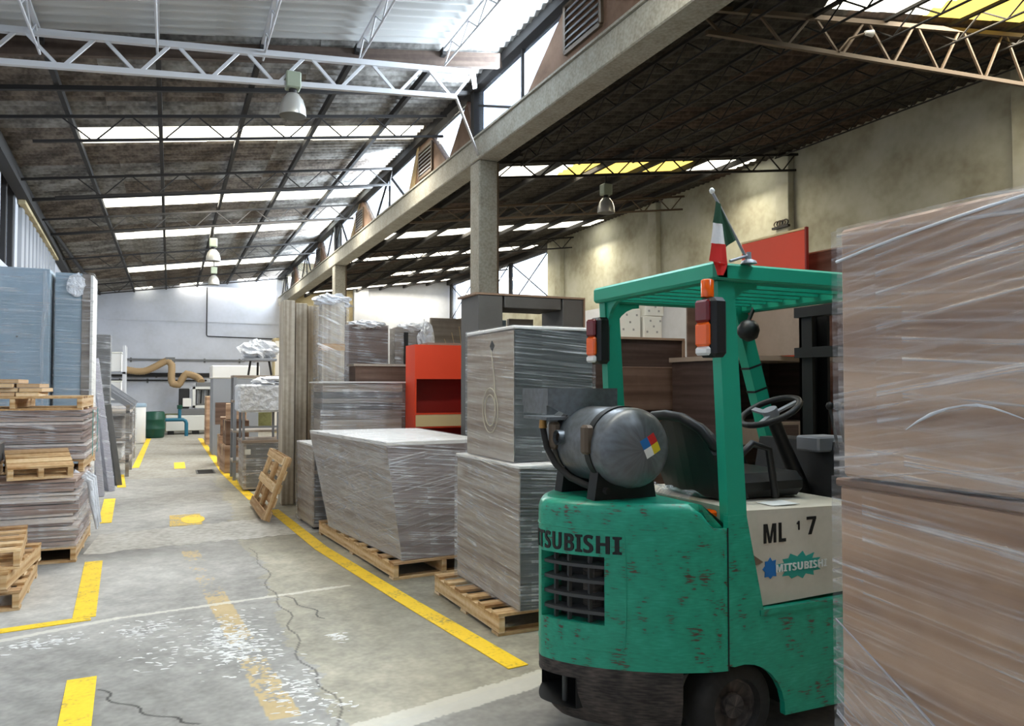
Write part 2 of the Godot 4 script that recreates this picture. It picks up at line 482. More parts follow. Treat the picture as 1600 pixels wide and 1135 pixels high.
# the near floor: concrete of different pours, chalky scuffs, cracks, filled joints and worn paint, 8 m by 12 m
func make_floor_texture():
	var w := 768
	var h := 1152
	var big := noise_bytes(w, h, 192, 288, 0.012, 21, 5)
	var small := noise_bytes(w, h, w, h, 0.05, 22, 4)
	var blot := noise_bytes(w, h, 192, 288, 0.025, 24, 4)
	var grit := noise_bytes(w, h, w, h, 0.22, 25, 3)
	var out := PackedByteArray()
	out.resize(w * h * 3)
	var joints := [[Vector2(-1.1, -5.6), Vector2(-0.3, -5.88)], [Vector2(-0.3, -5.88), Vector2(1.3, -6.1)], [Vector2(0.75, -3.5), Vector2(2.1, -3.82)]]
	var wide := [0.03, 0.025, 0.09]
	var cracks := [[Vector2(0.72, -7.9), Vector2(0.78, -6.9), Vector2(0.72, -6.25), Vector2(0.77, -5.6), Vector2(0.74, -5.1), Vector2(0.71, -4.5), Vector2(0.78, -4.0), Vector2(0.73, -3.4)], [Vector2(0.8, -6.0), Vector2(0.92, -5.6), Vector2(0.98, -5.3)], [Vector2(-0.32, -4.55), Vector2(-0.2, -4.3), Vector2(-0.02, -4.06), Vector2(0.15, -3.9)]]
	for y in h:
		var z := -14.5 + 12.0 * (y + 0.5) / h
		for x in w:
			var px := -3.0 + 8.0 * (x + 0.5) / w
			var i := y * w + x
			var b := big[i] / 255.0
			var s := small[i] / 255.0
			var t := blot[i] / 255.0
			var f := grit[i] / 255.0
			var tone := 0.6 + (b - 0.5) * 0.3 + (s - 0.5) * 0.14 + (f - 0.5) * 0.1
			# a yellower, paler pour to the right of the long crack
			var edge := 0.74 + (b - 0.5) * 0.35 + (s - 0.5) * 0.15
			var warm := 1.0 if px > edge and z < -3.62 + (px - 1.2) * -0.3 else 0.0
			var c := Vector3(tone * 0.985, tone * 0.985, tone * 0.985).lerp(Vector3(tone * 1.09, tone * 1.065, tone * 0.97), warm * 0.85)
			# worn orange centre line
			var mid := 0.21 + (z + 7.8) * 0.078
			if z > -8.0 and z < -3.8 and absf(px - mid) < 0.075 and f * 0.6 + s * 0.4 + (t - 0.5) * 0.8 > 0.46:
				c = c.lerp(Vector3(0.85, 0.7, 0.4), 0.55)
			for j in 3:
				if (j < 2 and z < -5.4 and z > -6.4) or (j == 2 and z > -4.6):
					var d := seg_dist(Vector2(px, z), joints[j][0], joints[j][1]) + (s - 0.5) * 0.03 + (f - 0.5) * 0.03
					if d < wide[j]:
						c = c.lerp(Vector3(0.86, 0.86, 0.84), 0.75)
			out[i * 3] = clampi(int(c.x * 255), 0, 255); out[i * 3 + 1] = clampi(int(c.y * 255), 0, 255); out[i * 3 + 2] = clampi(int(c.z * 255), 0, 255)
	var im := Image.create_from_data(w, h, false, Image.FORMAT_RGB8, out)
	for c in cracks:
		for j in c.size() - 1:
			var a: Vector2 = c[j]
			var e: Vector2 = c[j + 1]
			for q in 120:
				var p := a.lerp(e, q / 120.0)
				var wob := Vector2(sin(PI * q / 60.0) * 0.025, 0)
				p += wob
				var ix := int((p.x + 3.0) / 8.0 * w)
				var iy := int((p.y + 14.5) / 12.0 * h)
				if ix >= 0 and ix < w and iy >= 0 and iy < h:
					im.set_pixel(ix, iy, im.get_pixel(ix, iy).darkened(0.2))
	im.generate_mipmaps()
	T.floor = ImageTexture.create_from_image(im)
	var m := mat("floor_near", Color(1.0, 0.985, 0.95), 0.6)
	m.albedo_texture = T.floor
	m.uv1_scale = Vector3(1.0 / 8.0, 1.0 / 12.0, 1)
	m.uv1_offset = Vector3(3.0 / 8.0, 14.5 / 12.0, 0)

# ---------------------------------------------------------------- the scene
func _ready():
	rng.seed = 11
	camera_and_light()
	make_materials()
	build_shell()
	build_roof()
	build_clerestory()
	build_trusses()
	build_markings()
	build_forklift()
	build_carton_stack()
	build_right_row()
	build_far_right_row()
	build_behind_forklift()
	build_left_row()
	build_far_end()
	build_lamps()

func camera_and_light():
	var cam := Camera3D.new()
	cam.name = "camera"
	add_child(cam)
	cam.position = Vector3(0, 1.57, 0)
	cam.rotation_degrees = Vector3(1.742, -24.019, 0)
	cam.fov = 50.62
	cam.near = 0.05
	cam.far = 200.0
	cam.current = true
	var we := WorldEnvironment.new()
	we.name = "environment"
	var e := Environment.new()
	e.background_mode = Environment.BG_SKY
	e.tonemap_mode = Environment.TONE_MAPPER_LINEAR
	e.tonemap_exposure = 1.18
	e.sdfgi_enabled = true
	e.ssao_enabled = true
	e.ssil_enabled = true
	var sm := ProceduralSkyMaterial.new()
	sm.sky_top_color = Color(0.78, 0.87, 1.0)
	sm.sky_horizon_color = Color(0.93, 0.96, 1.0)
	sm.ground_bottom_color = Color(0.4, 0.38, 0.35)
	sm.ground_horizon_color = Color(0.6, 0.58, 0.55)
	sm.energy_multiplier = 3.2
	var sky := Sky.new()
	sky.sky_material = sm
	e.sky = sky
	we.environment = e
	add_child(we)
	# daylight entering by the roof lights: one soft light under each strip of sheets
	for s in left_strips():
		strip_light("roof_strip_daylight", Vector3(1.2, left_roof(1.2) - 0.1, (s[0] + s[1]) / 2), 4.6, absf(s[0] - s[1]), (15.0 if s[1] > -28.5 and s[1] < -8.0 else (11.0 if s[1] > -8.0 else 3.0)), Color(1.0, 0.975, 0.92))
	for s in right_strips():
		strip_light("roof_strip_daylight", Vector3((s[2] + s[3]) / 2, right_roof((s[2] + s[3]) / 2) - 0.1, (s[0] + s[1]) / 2), s[3] - s[2], absf(s[0] - s[1]), 13.0, Color(1.0, 0.965, 0.88))
	# daylight entering by the saw-tooth windows over the concrete beam
	for w in [[-1.8, 4.6], [-8.2, 2.4], [-14.2, 3.2], [-18.8, 3.8], [-23.6, 3.0], [-28.2, 2.2]]:
		window_light(Vector3(BEAM_X - 0.06, 5.22, w[0]), w[1], 0.72, (8.0 if w[0] > -22.0 else 3.5) * w[1], Color(0.87, 0.935, 1.0))

func left_strips() -> Array:
	return [[-4.4, -3.6], [-12.05, -11.35], [-16.2, -15.4], [-19.65, -18.85], [-25.2, -24.2], [-29.35, -29.05]]

func right_strips() -> Array:   # z from, z to, x from, x to
	return [[-5.4, -4.75, 5.6, 9.8], [-11.75, -11.05, 4.15, 9.9], [-17.5, -16.7, 4.4, 10.0], [-21.2, -20.5, 4.3, 10.0], [-25.4, -24.7, 6.6, 10.0], [-28.9, -28.4, 4.4, 10.0]]

func strip_light(called: String, at: Vector3, sx: float, sz: float, energy: float, color: Color):
	var l := AreaLight3D.new()
	l.name = numbered(called)
	add_child(l)
	l.position = at
	l.rotation_degrees = Vector3(-90, 0, 0)
	l.area_size = Vector2(sx, sz)
	l.light_energy = energy
	l.light_color = color
	l.shadow_enabled = true
	l.area_range = 60.0
	l.area_attenuation = 2.0

func window_light(at: Vector3, sz: float, sy: float, energy: float, color: Color):
	var l := AreaLight3D.new()
	l.name = numbered("window_daylight")
	add_child(l)
	l.position = at
	l.rotation_degrees = Vector3(0, 90, 0)    # shines towards -x
	l.area_size = Vector2(sz, sy)
	l.light_energy = energy
	l.light_color = color
	l.shadow_enabled = true
	l.area_range = 60.0
	l.area_attenuation = 2.0

# ---------------------------------------------------------------- room shell
func build_shell():
	var fl := setting("floor")
	var s := Shape.new()
	s.box(Vector3(-3, -0.2, -14.5), Vector3(5, 0, -2.5))
	part(fl, "slab", s, M.floor_near)
	for r in [[-3, 12, -2.5, 4.4], [-3.5, 12, -29.8, -14.5], [5, 12, -14.5, -2.5], [-3.5, -3, -14.5, 4.4]]:
		s = Shape.new()
		s.box(Vector3(r[0], -0.2, r[2]), Vector3(r[1], 0, r[3]))
		part(fl, "slab", s, M.slab)
	# the newer strip of concrete across the aisle, laid a little proud, with ragged edges
	var edge := PackedVector2Array()
	for k in 41:
		edge.append(Vector2(lerpf(-0.72, 1.5, k / 40.0), 8.2 + 0.13 * (0.72 + lerpf(-0.72, 1.5, k / 40.0)) + rng.randf_range(-0.05, 0.05)))
	for k in 41:
		edge.append(Vector2(lerpf(1.5, -0.66, k / 40.0), 9.25 + 0.2 * (0.66 + lerpf(1.5, -0.66, k / 40.0)) + rng.randf_range(-0.05, 0.05)))
	s = Shape.new()
	s.prism(edge, 0.002, Transform3D(Basis(Vector3.RIGHT, Vector3(0, 0, -1), Vector3.UP), Vector3.ZERO))
	part(fl, "patch_slab", s, M.patch_concrete)
	# far wall: upper plaster, the right bay's cream part and pale pier
	var far := setting("wall_far")
	s = Shape.new()
	s.box(Vector3(-3.6, 0.62, FAR_Z - 0.3), Vector3(BEAM_X + 0.1, 6.0, FAR_Z))
	part(far, "plaster", s, M.wall_white)
	s = Shape.new()
	s.box(Vector3(-3.6, 0, FAR_Z - 0.3), Vector3(BEAM_X + 0.1, 0.62, FAR_Z + 0.012))
	part(far, "painted_base", s, M.wall_green)
	s = Shape.new()
	s.box(Vector3(BEAM_X + 0.1, 0, FAR_Z - 0.3), Vector3(6.4, 6.2, FAR_Z))
	part(far, "plaster", s, M.wall_cream)
	s = Shape.new()
	s.box(Vector3(6.4, 0, FAR_Z - 0.3), Vector3(10.6, 6.2, FAR_Z))
	part(far, "plaster", s, M.wall_white)
	s = Shape.new()
	s.box(Vector3(6.4, 0, FAR_Z), Vector3(6.95, 6.2, FAR_Z + 0.25))
	part(far, "pier", s, M.wall_white)
	s = Shape.new()
	s.box(Vector3(-3.6, 3.85, FAR_Z), Vector3(BEAM_X, 3.95, FAR_Z + 0.02))
	part(far, "ledge", s, M.wall_white)
	var back := setting("wall_back")
	s = Shape.new()
	s.box(Vector3(-3.4, 0, BACK_Z), Vector3(10.6, 6.3, BACK_Z + 0.3))
	part(back, "plaster", s, M.wall_beige)
	# right wall with pilasters; beyond the last one the upper part is glazed
	var right := setting("wall_right")
	s = Shape.new()
	s.box(Vector3(10.2, 0, -20.3), Vector3(10.5, 6.2, BACK_Z))
	part(right, "plaster", s, M.wall_beige)
	s = Shape.new()
	s.box(Vector3(10.2, 0, FAR_Z), Vector3(10.5, 4.2, -20.3))
	part(right, "plaster", s, M.wall_beige)
	s = Shape.new()
	s.box(Vector3(10.2, 5.66, FAR_Z), Vector3(10.5, 6.2, -20.3))
	part(right, "lintel", s, M.steel_dark)
	for z in [-2.0, -6.3, -10.6, -14.7, -19.4]:
		s = Shape.new()
		s.soft_box(Vector3(10.06, 0, z - 0.16), Vector3(10.2, 5.76, z + 0.16), 0.01)
		part(right, "pilaster", s, M.wall_beige)
	# the lower right wall is paler from 2.9 m down
	s = Shape.new()
	s.box(Vector3(10.185, 0, -20.3), Vector3(10.2, 3.6, -10.8))
	part(right, "painted_base", s, M.wall_white)
	var win := setting("window_1")
	s = Shape.new()
	s.box(Vector3(10.33, 4.2, FAR_Z), Vector3(10.35, 5.66, -20.3))
	part(win, "pane", s, M.glass)
	for z in [-20.35, -23.3, -26.3, -29.2]:
		s = Shape.new()
		s.box(Vector3(10.28, 4.2, z - 0.05), Vector3(10.4, 5.66, z + 0.05))
		part(win, "post", s, M.steel_dark)
	for z in [-20.35, -23.3, -26.3]:
		for k in 2:
			s = Shape.new()
			s.tube([Vector3(10.3, 4.2 if k == 0 else 5.66, z), Vector3(10.3, 5.66 if k == 0 else 4.2, z - 2.9)], 0.018, 6)
			part(win, "brace", s, M.steel_dark)
	# left wall
	var lw := setting("wall_left")
	var zs := [BACK_Z, -12.6, -14.1, -14.4, -20.5, FAR_Z]
	for i in zs.size() - 1:
		var z0: float = zs[i]
		var z1: float = zs[i + 1]
		var x0 := left_wall(z0)
		var x1 := left_wall(z1)
		var top := 4.95
		if i == 1 or i == 3:
			top = 3.35 if i == 1 else 3.1
		s = Shape.new()
		s.hexa([Vector3(x0 - 0.3, 0, z0), Vector3(x0, 0, z0), Vector3(x1, 0, z1), Vector3(x1 - 0.3, 0, z1), Vector3(x0 - 0.3, top, z0), Vector3(x0, top, z0), Vector3(x1, top, z1), Vector3(x1 - 0.3, top, z1)])
		part(lw, "plaster", s, M.wall_white)
	# the left wall's window and ribbed sheeting
	var w2 := setting("window_2")
	s = Shape.new()
	s.bar(Vector3(left_wall(-12.6) - 0.1, 4.15, -12.6), Vector3(left_wall(-14.1) - 0.1, 4.15, -14.1), 0.02, 1.6)
	part(w2, "pane", s, M.glass)
	for z in [-12.63, -13.35, -14.07]:
		s = Shape.new()
		s.bar(Vector3(left_wall(z) - 0.06, 3.35, z), Vector3(left_wall(z) - 0.06, 4.95, z), 0.09, 0.07, Vector3.RIGHT)
		part(w2, "window_frame", s, M.steel_dark)
	var k := 0
	var zz := -14.45
	while zz > -20.5:
		var x := left_wall(zz)
		s = Shape.new()
		s.prism(PackedVector2Array([Vector2(0, -0.05), Vector2(0.12, -0.05), Vector2(0.16, 0.03), Vector2(0.4, 0.03), Vector2(0.44, -0.05), Vector2(0.56, -0.05), Vector2(0.56, -0.06), Vector2(0, -0.06)]), 1.85, Transform3D(Basis(Vector3(0, 0, -1), Vector3(1, 0, 0), Vector3(0, 1, 0)), Vector3(x, 3.1, zz)))
		part(lw, "ribbed_panel", s, M.steel_grey)
		zz -= 0.56
		k += 1
	s = Shape.new()
	s.bar(Vector3(left_wall(-14.3) + 0.06, 4.55, -14.3), Vector3(left_wall(-20.5) + 0.06, 4.55, -20.5), 0.1, 0.12)
	part(lw, "rail", s, M.wall_cream)
	# concrete beam and columns
	var beam := thing("concrete_beam", "long raw concrete beam carrying the saw-tooth windows on columns", "beam")
	s = Shape.new()
	s.soft_box(Vector3(BEAM_X, 4.54, FAR_Z), Vector3(BEAM_X + 0.3, 4.83, BACK_Z), 0.012)
	part(beam, "beam_body", s, M.concrete)
	s = Shape.new()
	s.box(Vector3(BEAM_X - 0.02, 4.83, FAR_Z), Vector3(BEAM_X + 0.3, 4.855, BACK_Z))
	part(beam, "beam_cap", s, M.concrete)
	var labels := ["square concrete column standing behind the open grey frame", "square concrete column behind the tall film-draped panels"]
	for i in 2:
		var z: float = [-9.26, -18.85][i]
		var c := thing("concrete_column", labels[i], "column", Vector3(BEAM_X + 0.02, 0, z))
		s = Shape.new()
		s.soft_box(Vector3(0, 0, -0.34), Vector3(0.26, 4.54, 0), 0.015)
		part(c, "shaft", s, M.concrete)
		s = Shape.new()
		s.box(Vector3(0.262, 0, -0.3), Vector3(0.3, 4.54, -0.05))
		part(c, "drain_channel", s, M.steel_brown)

# ---------------------------------------------------------------- roof
func corrugated(lx: float, lz: float, pitch: float, amp: float) -> Shape:
	var s := Shape.new()
	var waves := int(round(lz / pitch))
	var seg := maxi(waves * 6, 6)
	for side in 2:
		for i in seg:
			var z0 := -lz / 2 + lz * i / seg
			var z1 := -lz / 2 + lz * (i + 1) / seg
			var y0 := amp * cos(TAU * i * waves / seg) + side * 0.012
			var y1 := amp * cos(TAU * (i + 1) * waves / seg) + side * 0.012
			var n0 := Vector3(0, 1, amp * TAU / pitch * sin(TAU * i * waves / seg)).normalized()
			var n1 := Vector3(0, 1, amp * TAU / pitch * sin(TAU * (i + 1) * waves / seg)).normalized()
			var a := Vector3(-lx / 2, y0, z0)
			var b := Vector3(lx / 2, y0, z0)
			var c := Vector3(lx / 2, y1, z1)
			var d := Vector3(-lx / 2, y1, z1)
			var ua := Vector2(z0, -lx / 2)
			var ub := Vector2(z0, lx / 2)
			var uc := Vector2(z1, lx / 2)
			var ud := Vector2(z1, -lx / 2)
			if side == 0:
				s.tri(a, b, c, -n0, -n0, -n1, ua, ub, uc)
				s.tri(a, c, d, -n0, -n1, -n1, ua, uc, ud)
			else:
				s.tri(a, c, b, n0, n1, n0, ua, uc, ub)
				s.tri(a, d, c, n0, n1, n1, ua, ud, uc)
	return s

var sheet_meshes := {}
func sheet_mesh(lx: float, lz: float) -> ArrayMesh:
	var key := "%.3f_%.3f" % [lx, lz]
	if not sheet_meshes.has(key):
		sheet_meshes[key] = corrugated(lx, lz, 0.16, 0.022).done()
	return sheet_meshes[key]

func lay_sheets(roof: Node3D, plane: Vector3, x0: float, x1: float, z0: float, z1: float, mats: Array, cols: int, called := "roof_sheet", wide := 1.0):
	# sheets between z0 (far) and z1 (near), about a metre wide, split in "cols" along the slope
	var n := maxi(1, int(round((z1 - z0) / wide)))
	var tilt := atan(plane.z)
	for i in n:
		var a := z0 + (z1 - z0) * i / n
		var b := z0 + (z1 - z0) * (i + 1) / n
		for c in cols:
			var xa := x0 + (x1 - x0) * c / cols
			var xb := x0 + (x1 - x0) * (c + 1) / cols
			var xm := (xa + xb) / 2
			var m: Material = mats[rng.randi() % mats.size()]
			var o := part(roof, called, sheet_mesh((xb - xa) / cos(tilt) + 0.04, b - a), m)
			o.position = Vector3(xm, plane.y + plane.z * (xm - plane.x) + 0.03 + 0.006 * (c % 2), (a + b) / 2)
			o.rotation.z = tilt

func build_roof():
	var L := setting("ceiling")
	var R := setting("ceiling")
	var edges := [FAR_Z - 0.2]
	var ls := left_strips()
	ls.reverse()
	for s in ls:
		edges.append(s[0]); edges.append(s[1])
	edges.append(BACK_Z + 0.2)
	var grey := [M.roof_grey, M.roof_grey, M.roof_brown]
	for i in range(0, edges.size(), 2):
		var a: float = edges[i]
		var b: float = edges[i + 1]
		if b - a < 0.05:
			continue
		if a < -8.3 and b > -8.3:
			lay_sheets(L, LEFT_ROOF, -3.0, 3.72, a, -8.35, grey, 3)
			lay_sheets(L, LEFT_ROOF, -3.0, 3.72, -8.35, b, [M.roof_pale], 2)
		elif b > -8.0:
			lay_sheets(L, LEFT_ROOF, -3.0, 3.72, a, b, [M.roof_pale], 2)
		else:
			lay_sheets(L, LEFT_ROOF, -3.0, 3.72, a, b, grey, 3)
	for s in left_strips():
		if s[1] < -28.5:      # only three short slits at the far wall
			for q in [[-1.13, -0.6, true], [-0.6, 0.3, false], [0.3, 1.0, true], [1.0, 2.2, false], [2.2, 3.55, true]]:
				lay_sheets(L, LEFT_ROOF, q[0], q[1], s[0], s[1], [M.skylight_clear if q[2] else M.roof_grey], 1, "skylight_panel" if q[2] else "roof_sheet", 2.0)
		else:
			lay_sheets(L, LEFT_ROOF, -1.13, 3.55, s[0], s[1], [M.skylight_clear], 3, "skylight_panel", 2.0)
		lay_sheets(L, LEFT_ROOF, -3.0, -1.13, s[0], s[1], [M.roof_brown], 1)
		lay_sheets(L, LEFT_ROOF, 3.55, 3.72, s[0], s[1], [M.roof_brown], 1)
	edges = [FAR_Z - 0.2]
	var rs := right_strips()
	rs.reverse()
	for s in rs:
		edges.append(s[0]); edges.append(s[1])
	edges.append(BACK_Z + 0.2)
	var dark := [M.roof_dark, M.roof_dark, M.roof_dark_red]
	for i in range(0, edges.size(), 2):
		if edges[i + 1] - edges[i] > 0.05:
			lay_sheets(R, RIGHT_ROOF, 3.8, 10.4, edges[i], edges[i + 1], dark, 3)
	for s in right_strips():
		var yellow: bool = absf(s[0] + 11.75) < 0.1 or absf(s[0] + 5.4) < 0.1
		if yellow:
			var third: float = (s[3] - s[2]) / 3
			lay_sheets(R, RIGHT_ROOF, s[2], s[2] + third, s[0], s[1], [M.skylight_clear], 2, "skylight_panel", 2.0)
			lay_sheets(R, RIGHT_ROOF, s[2] + third, s[2] + third * 2.4, s[0], s[1], [M.skylight_yellow], 2, "skylight_panel", 2.0)
			lay_sheets(R, RIGHT_ROOF, s[2] + third * 2.4, s[3], s[0], s[1], [M.skylight_clear], 1, "skylight_panel", 2.0)
		else:
			lay_sheets(R, RIGHT_ROOF, s[2], s[3], s[0], s[1], [M.skylight_clear], 3, "skylight_panel", 2.0)
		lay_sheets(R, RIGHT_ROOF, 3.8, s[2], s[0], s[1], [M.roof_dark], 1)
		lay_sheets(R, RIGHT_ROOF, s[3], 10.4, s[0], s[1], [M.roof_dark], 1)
	# purlins along the building
	for x in [-2.2, -1.15, -0.15, 0.85, 1.85, 2.85]:
		var s := Shape.new()
		s.box(Vector3(x - 0.025, left_roof(x) - 0.09, FAR_Z), Vector3(x + 0.025, left_roof(x) - 0.005, -8.3))
		part(L, "purlin", s, M.steel_dark)
		lattice(L, "purlin", x, left_roof(x) - 0.015, -8.3, BACK_Z, 0.2, M.steel_white)
	for x in [4.6, 5.55, 6.5, 7.45, 8.4, 9.35]:
		var s := Shape.new()
		s.box(Vector3(x - 0.03, right_roof(x) - 0.09, FAR_Z), Vector3(x + 0.03, right_roof(x) - 0.005, -10.0))
		part(R, "purlin", s, M.steel_dark)
		lattice(R, "purlin", x, right_roof(x) - 0.015, -10.0, BACK_Z, 0.22, M.steel_dark)
	# eaves: dark gutter beam on the left wall, dark ridge beam over the windows
	var s2 := Shape.new()
	s2.hexa([Vector3(left_wall(BACK_Z), 4.62, BACK_Z), Vector3(left_wall(BACK_Z) + 0.16, 4.62, BACK_Z), Vector3(left_wall(FAR_Z) + 0.16, 4.5, FAR_Z), Vector3(left_wall(FAR_Z), 4.5, FAR_Z), Vector3(left_wall(BACK_Z), 4.82, BACK_Z), Vector3(left_wall(BACK_Z) + 0.16, 4.82, BACK_Z), Vector3(left_wall(FAR_Z) + 0.16, 4.72, FAR_Z), Vector3(left_wall(FAR_Z), 4.72, FAR_Z)])
	part(L, "eaves_beam", s2, M.steel_dark)
	s2 = Shape.new()
	s2.box(Vector3(BEAM_X - 0.02, 5.5, FAR_Z), Vector3(BEAM_X + 0.14, 5.63, BACK_Z))
	part(L, "ridge_beam", s2, M.steel_dark)
	# the brown board where the pale sheets begin
	s2 = Shape.new()
	s2.bar(Vector3(-2.2, left_roof(-2.2) - 0.1, -8.42), Vector3(3.6, left_roof(3.6) - 0.1, -8.42), 0.06, 0.17)
	part(L, "fascia_board", s2, M.fascia_brown)

func lattice(parent: Node3D, called: String, x: float, top: float, z0: float, z1: float, deep: float, m: Material):
	# an open joist along z: two rods below the sheets and zigzag bars, one mesh each joist
	var s := Shape.new()
	s.bar(Vector3(x, top - 0.02, z0), Vector3(x, top - 0.02, z1), 0.04, 0.03)
	s.tube([Vector3(x, top - deep, z0), Vector3(x, top - deep, z1)], 0.012, 6)
	var z := z0
	var up := false
	while z < z1 - 0.25:
		s.tube([Vector3(x, top - (0.03 if up else deep), z), Vector3(x, top - (deep if up else 0.03), z + 0.26)], 0.009, 5)
		up = not up
		z += 0.26
	part(parent, called, s, m)

# ---------------------------------------------------------------- saw-tooth windows
func cler(poly: Array, x: float, depth: float) -> Shape:
	# polygon of (z, y) in the window plane, "depth" thick towards +x
	var s := Shape.new()
	var p := PackedVector2Array()
	for q in poly:
		p.append(Vector2(-q.x, q.y))
	s.prism(p, depth, Transform3D(Basis(Vector3(0, 0, -1), Vector3(0, 1, 0), Vector3(1, 0, 0)), Vector3(x, 0, 0)))
	return s

func build_clerestory():
	var lo := 4.855
	var hi := 5.5
	var px := BEAM_X + 0.09
	# infill panels with louvres: bottom from, bottom to, top from, top to (z), tan face on one side
	var fills := [[-4.0, -7.98, -5.1, -6.96], [-10.64, -12.63, -11.44, -12.12], [-15.2, -17.35, -16.1, -16.4], [-20.3, -22.3, -21.15, -21.45], [-25.0, -27.0, -25.85, -26.15], [1.0, -1.0, 0.2, -0.2]]
	var louvres := [[-6.92, -6.2, 5.0, 5.5], [-12.0, -11.32, 4.95, 5.38], [-16.62, -15.98, 4.95, 5.34], [-21.6, -20.95, 4.95, 5.34], [-26.3, -25.65, 4.95, 5.34]]
	var names := ["beside the pale roof sheets", "past the nearer concrete column", "between the two columns", "past the farther concrete column", "last before the far wall"]
	for i in fills.size():
		var f: Array = fills[i]
		var w := setting("wall_infill")
		part(w, "infill_panel", cler([Vector2(f[0], lo), Vector2(f[1], lo), Vector2(f[3], hi), Vector2(f[2], hi)], px - 0.03, 0.1), M.panel_brown)
		if i > 0 and i < 3:
			part(w, "infill_edge", cler([Vector2(f[1] + 0.35, lo), Vector2(f[1], lo), Vector2(f[3], hi), Vector2(f[3] + 0.12, hi)], px - 0.045, 0.012), M.panel_tan)
	var post := setting("wall_infill")
	part(post, "infill_panel", cler([Vector2(-9.55, lo), Vector2(-10.64, lo), Vector2(-9.82, hi)], px - 0.03, 0.1), M.panel_brown)
	for i in louvres.size():
		var l: Array = louvres[i]
		var o := thing("louvre_vent", "grey louvre vent in brown infill, " + names[i], "vent", Vector3(px - 0.04, 0, 0))
		var s := Shape.new()
		for e in [[l[0], l[2], l[0], l[3]], [l[1], l[2], l[1], l[3]], [l[0], l[2], l[1], l[2]], [l[0], l[3], l[1], l[3]]]:
			s.bar(Vector3(0, e[1], e[0]), Vector3(0, e[3], e[2]), 0.045, 0.045, Vector3.RIGHT)
		part(o, "frame", s, M.steel_brown)
		s = Shape.new()
		s.box(Vector3(0.03, l[2], l[0]), Vector3(0.035, l[3], l[1]))
		part(o, "backing", s, M.steel_dark)
		var n := 6
		for k in n:
			var y: float = l[2] + 0.04 + (l[3] - l[2] - 0.06) * k / n
			s = Shape.new()
			s.quad(Vector3(-0.03, y, l[0] + 0.02), Vector3(-0.03, y, l[1] - 0.02), Vector3(0.02, y + 0.075, l[1] - 0.02), Vector3(0.02, y + 0.075, l[0] + 0.02))
			s.quad(Vector3(0.025, y + 0.07, l[0] + 0.02), Vector3(0.025, y + 0.07, l[1] - 0.02), Vector3(-0.025, y - 0.006, l[1] - 0.02), Vector3(-0.025, y - 0.006, l[0] + 0.02))
			part(o, "slat", s, M.louvre_grey)
	# glazing between the panels: polygons of (z, y), then mullions
	var glass := [[[-9.5, lo], [-7.98, lo], [-6.96, hi], [-9.5, hi]], [[-10.64, lo], [-9.82, hi], [-11.44, hi]], [[-12.63, lo], [-15.2, lo], [-16.1, hi], [-12.12, hi]], [[-17.35, lo], [-20.3, lo], [-21.15, hi], [-16.4, hi]], [[-22.3, lo], [-25.0, lo], [-25.85, hi], [-21.45, hi]], [[-27.0, lo], [FAR_Z, lo], [FAR_Z, hi], [-26.15, hi]], [[-4.0, lo], [1.0, lo], [0.2, hi], [-5.1, hi]]]
	var bars := [[[-8.02, lo, -8.02, hi], [-8.15, lo, -9.4, 5.3]], [], [[-12.86, lo, -13.93, hi], [-13.93, hi, -13.95, lo], [-15.0, lo, -14.0, hi]], [[-17.6, lo, -18.4, hi], [-18.4, lo, -18.4, hi], [-19.3, lo, -18.5, hi], [-20.2, lo, -19.4, hi]], [[-22.6, lo, -23.4, hi], [-23.4, lo, -23.4, hi], [-24.4, lo, -23.6, hi]], [[-27.4, lo, -28.0, hi], [-28.0, lo, -28.0, hi], [-29.0, lo, -28.2, hi]], [[-1.5, lo, -1.5, hi]]]
	for i in glass.size():
		var w := setting("window_%d" % (i + 3))
		var p := []
		for q in glass[i]:
			p.append(Vector2(q[0], q[1]))
		part(w, "pane", cler(p, px, 0.006), M.glass)
		for b in bars[i]:
			var s := Shape.new()
			s.bar(Vector3(px - 0.02, b[1], b[0]), Vector3(px - 0.02, b[3], b[2]), 0.03, 0.03, Vector3.RIGHT)
			part(w, "mullion", s, M.steel_dark)
	var cp := setting("trim_1")
	for z in [-9.52, -18.95]:
		var s := Shape.new()
		s.box(Vector3(px - 0.07, lo, z - 0.06), Vector3(px + 0.07, 5.52, z + 0.06))
		part(cp, "window_post", s, M.steel_dark)

# ---------------------------------------------------------------- trusses
func truss(o: Node3D, a: Vector3, b: Vector3, c: Vector3, d: Vector3, first: float, step: float, m: Material, w: float, r: float):
	# top chord a-b, bottom chord c-d; the web zigzags down from x = first in steps
	var s := Shape.new()
	s.bar(a, b, w, w)
	part(o, "top_chord", s, m)
	s = Shape.new()
	s.bar(c, d, w * 0.9, w * 0.9)
	part(o, "bottom_chord", s, m)
	var x := first
	while x < b.x - 0.1:
		var p0 := a.lerp(b, (x + 0.03 - a.x) / (b.x - a.x))
		var xm := x + step / 2
		if xm < c.x or xm > d.x + 0.03:
			x += step
			continue
		var pm := c.lerp(d, (xm - c.x) / (d.x - c.x))
		var x1 := minf(x + step - 0.03, b.x)
		var p1 := a.lerp(b, (x1 - a.x) / (b.x - a.x))
		for q in [[p0, pm + Vector3(-0.02, 0, 0)], [pm + Vector3(0.02, 0, 0), p1]]:
			if q[0].x >= a.x - 0.05:
				s = Shape.new()
				s.bar(q[0], q[1], r, r, Vector3.BACK)
				part(o, "web_bar", s, m)
		x += step

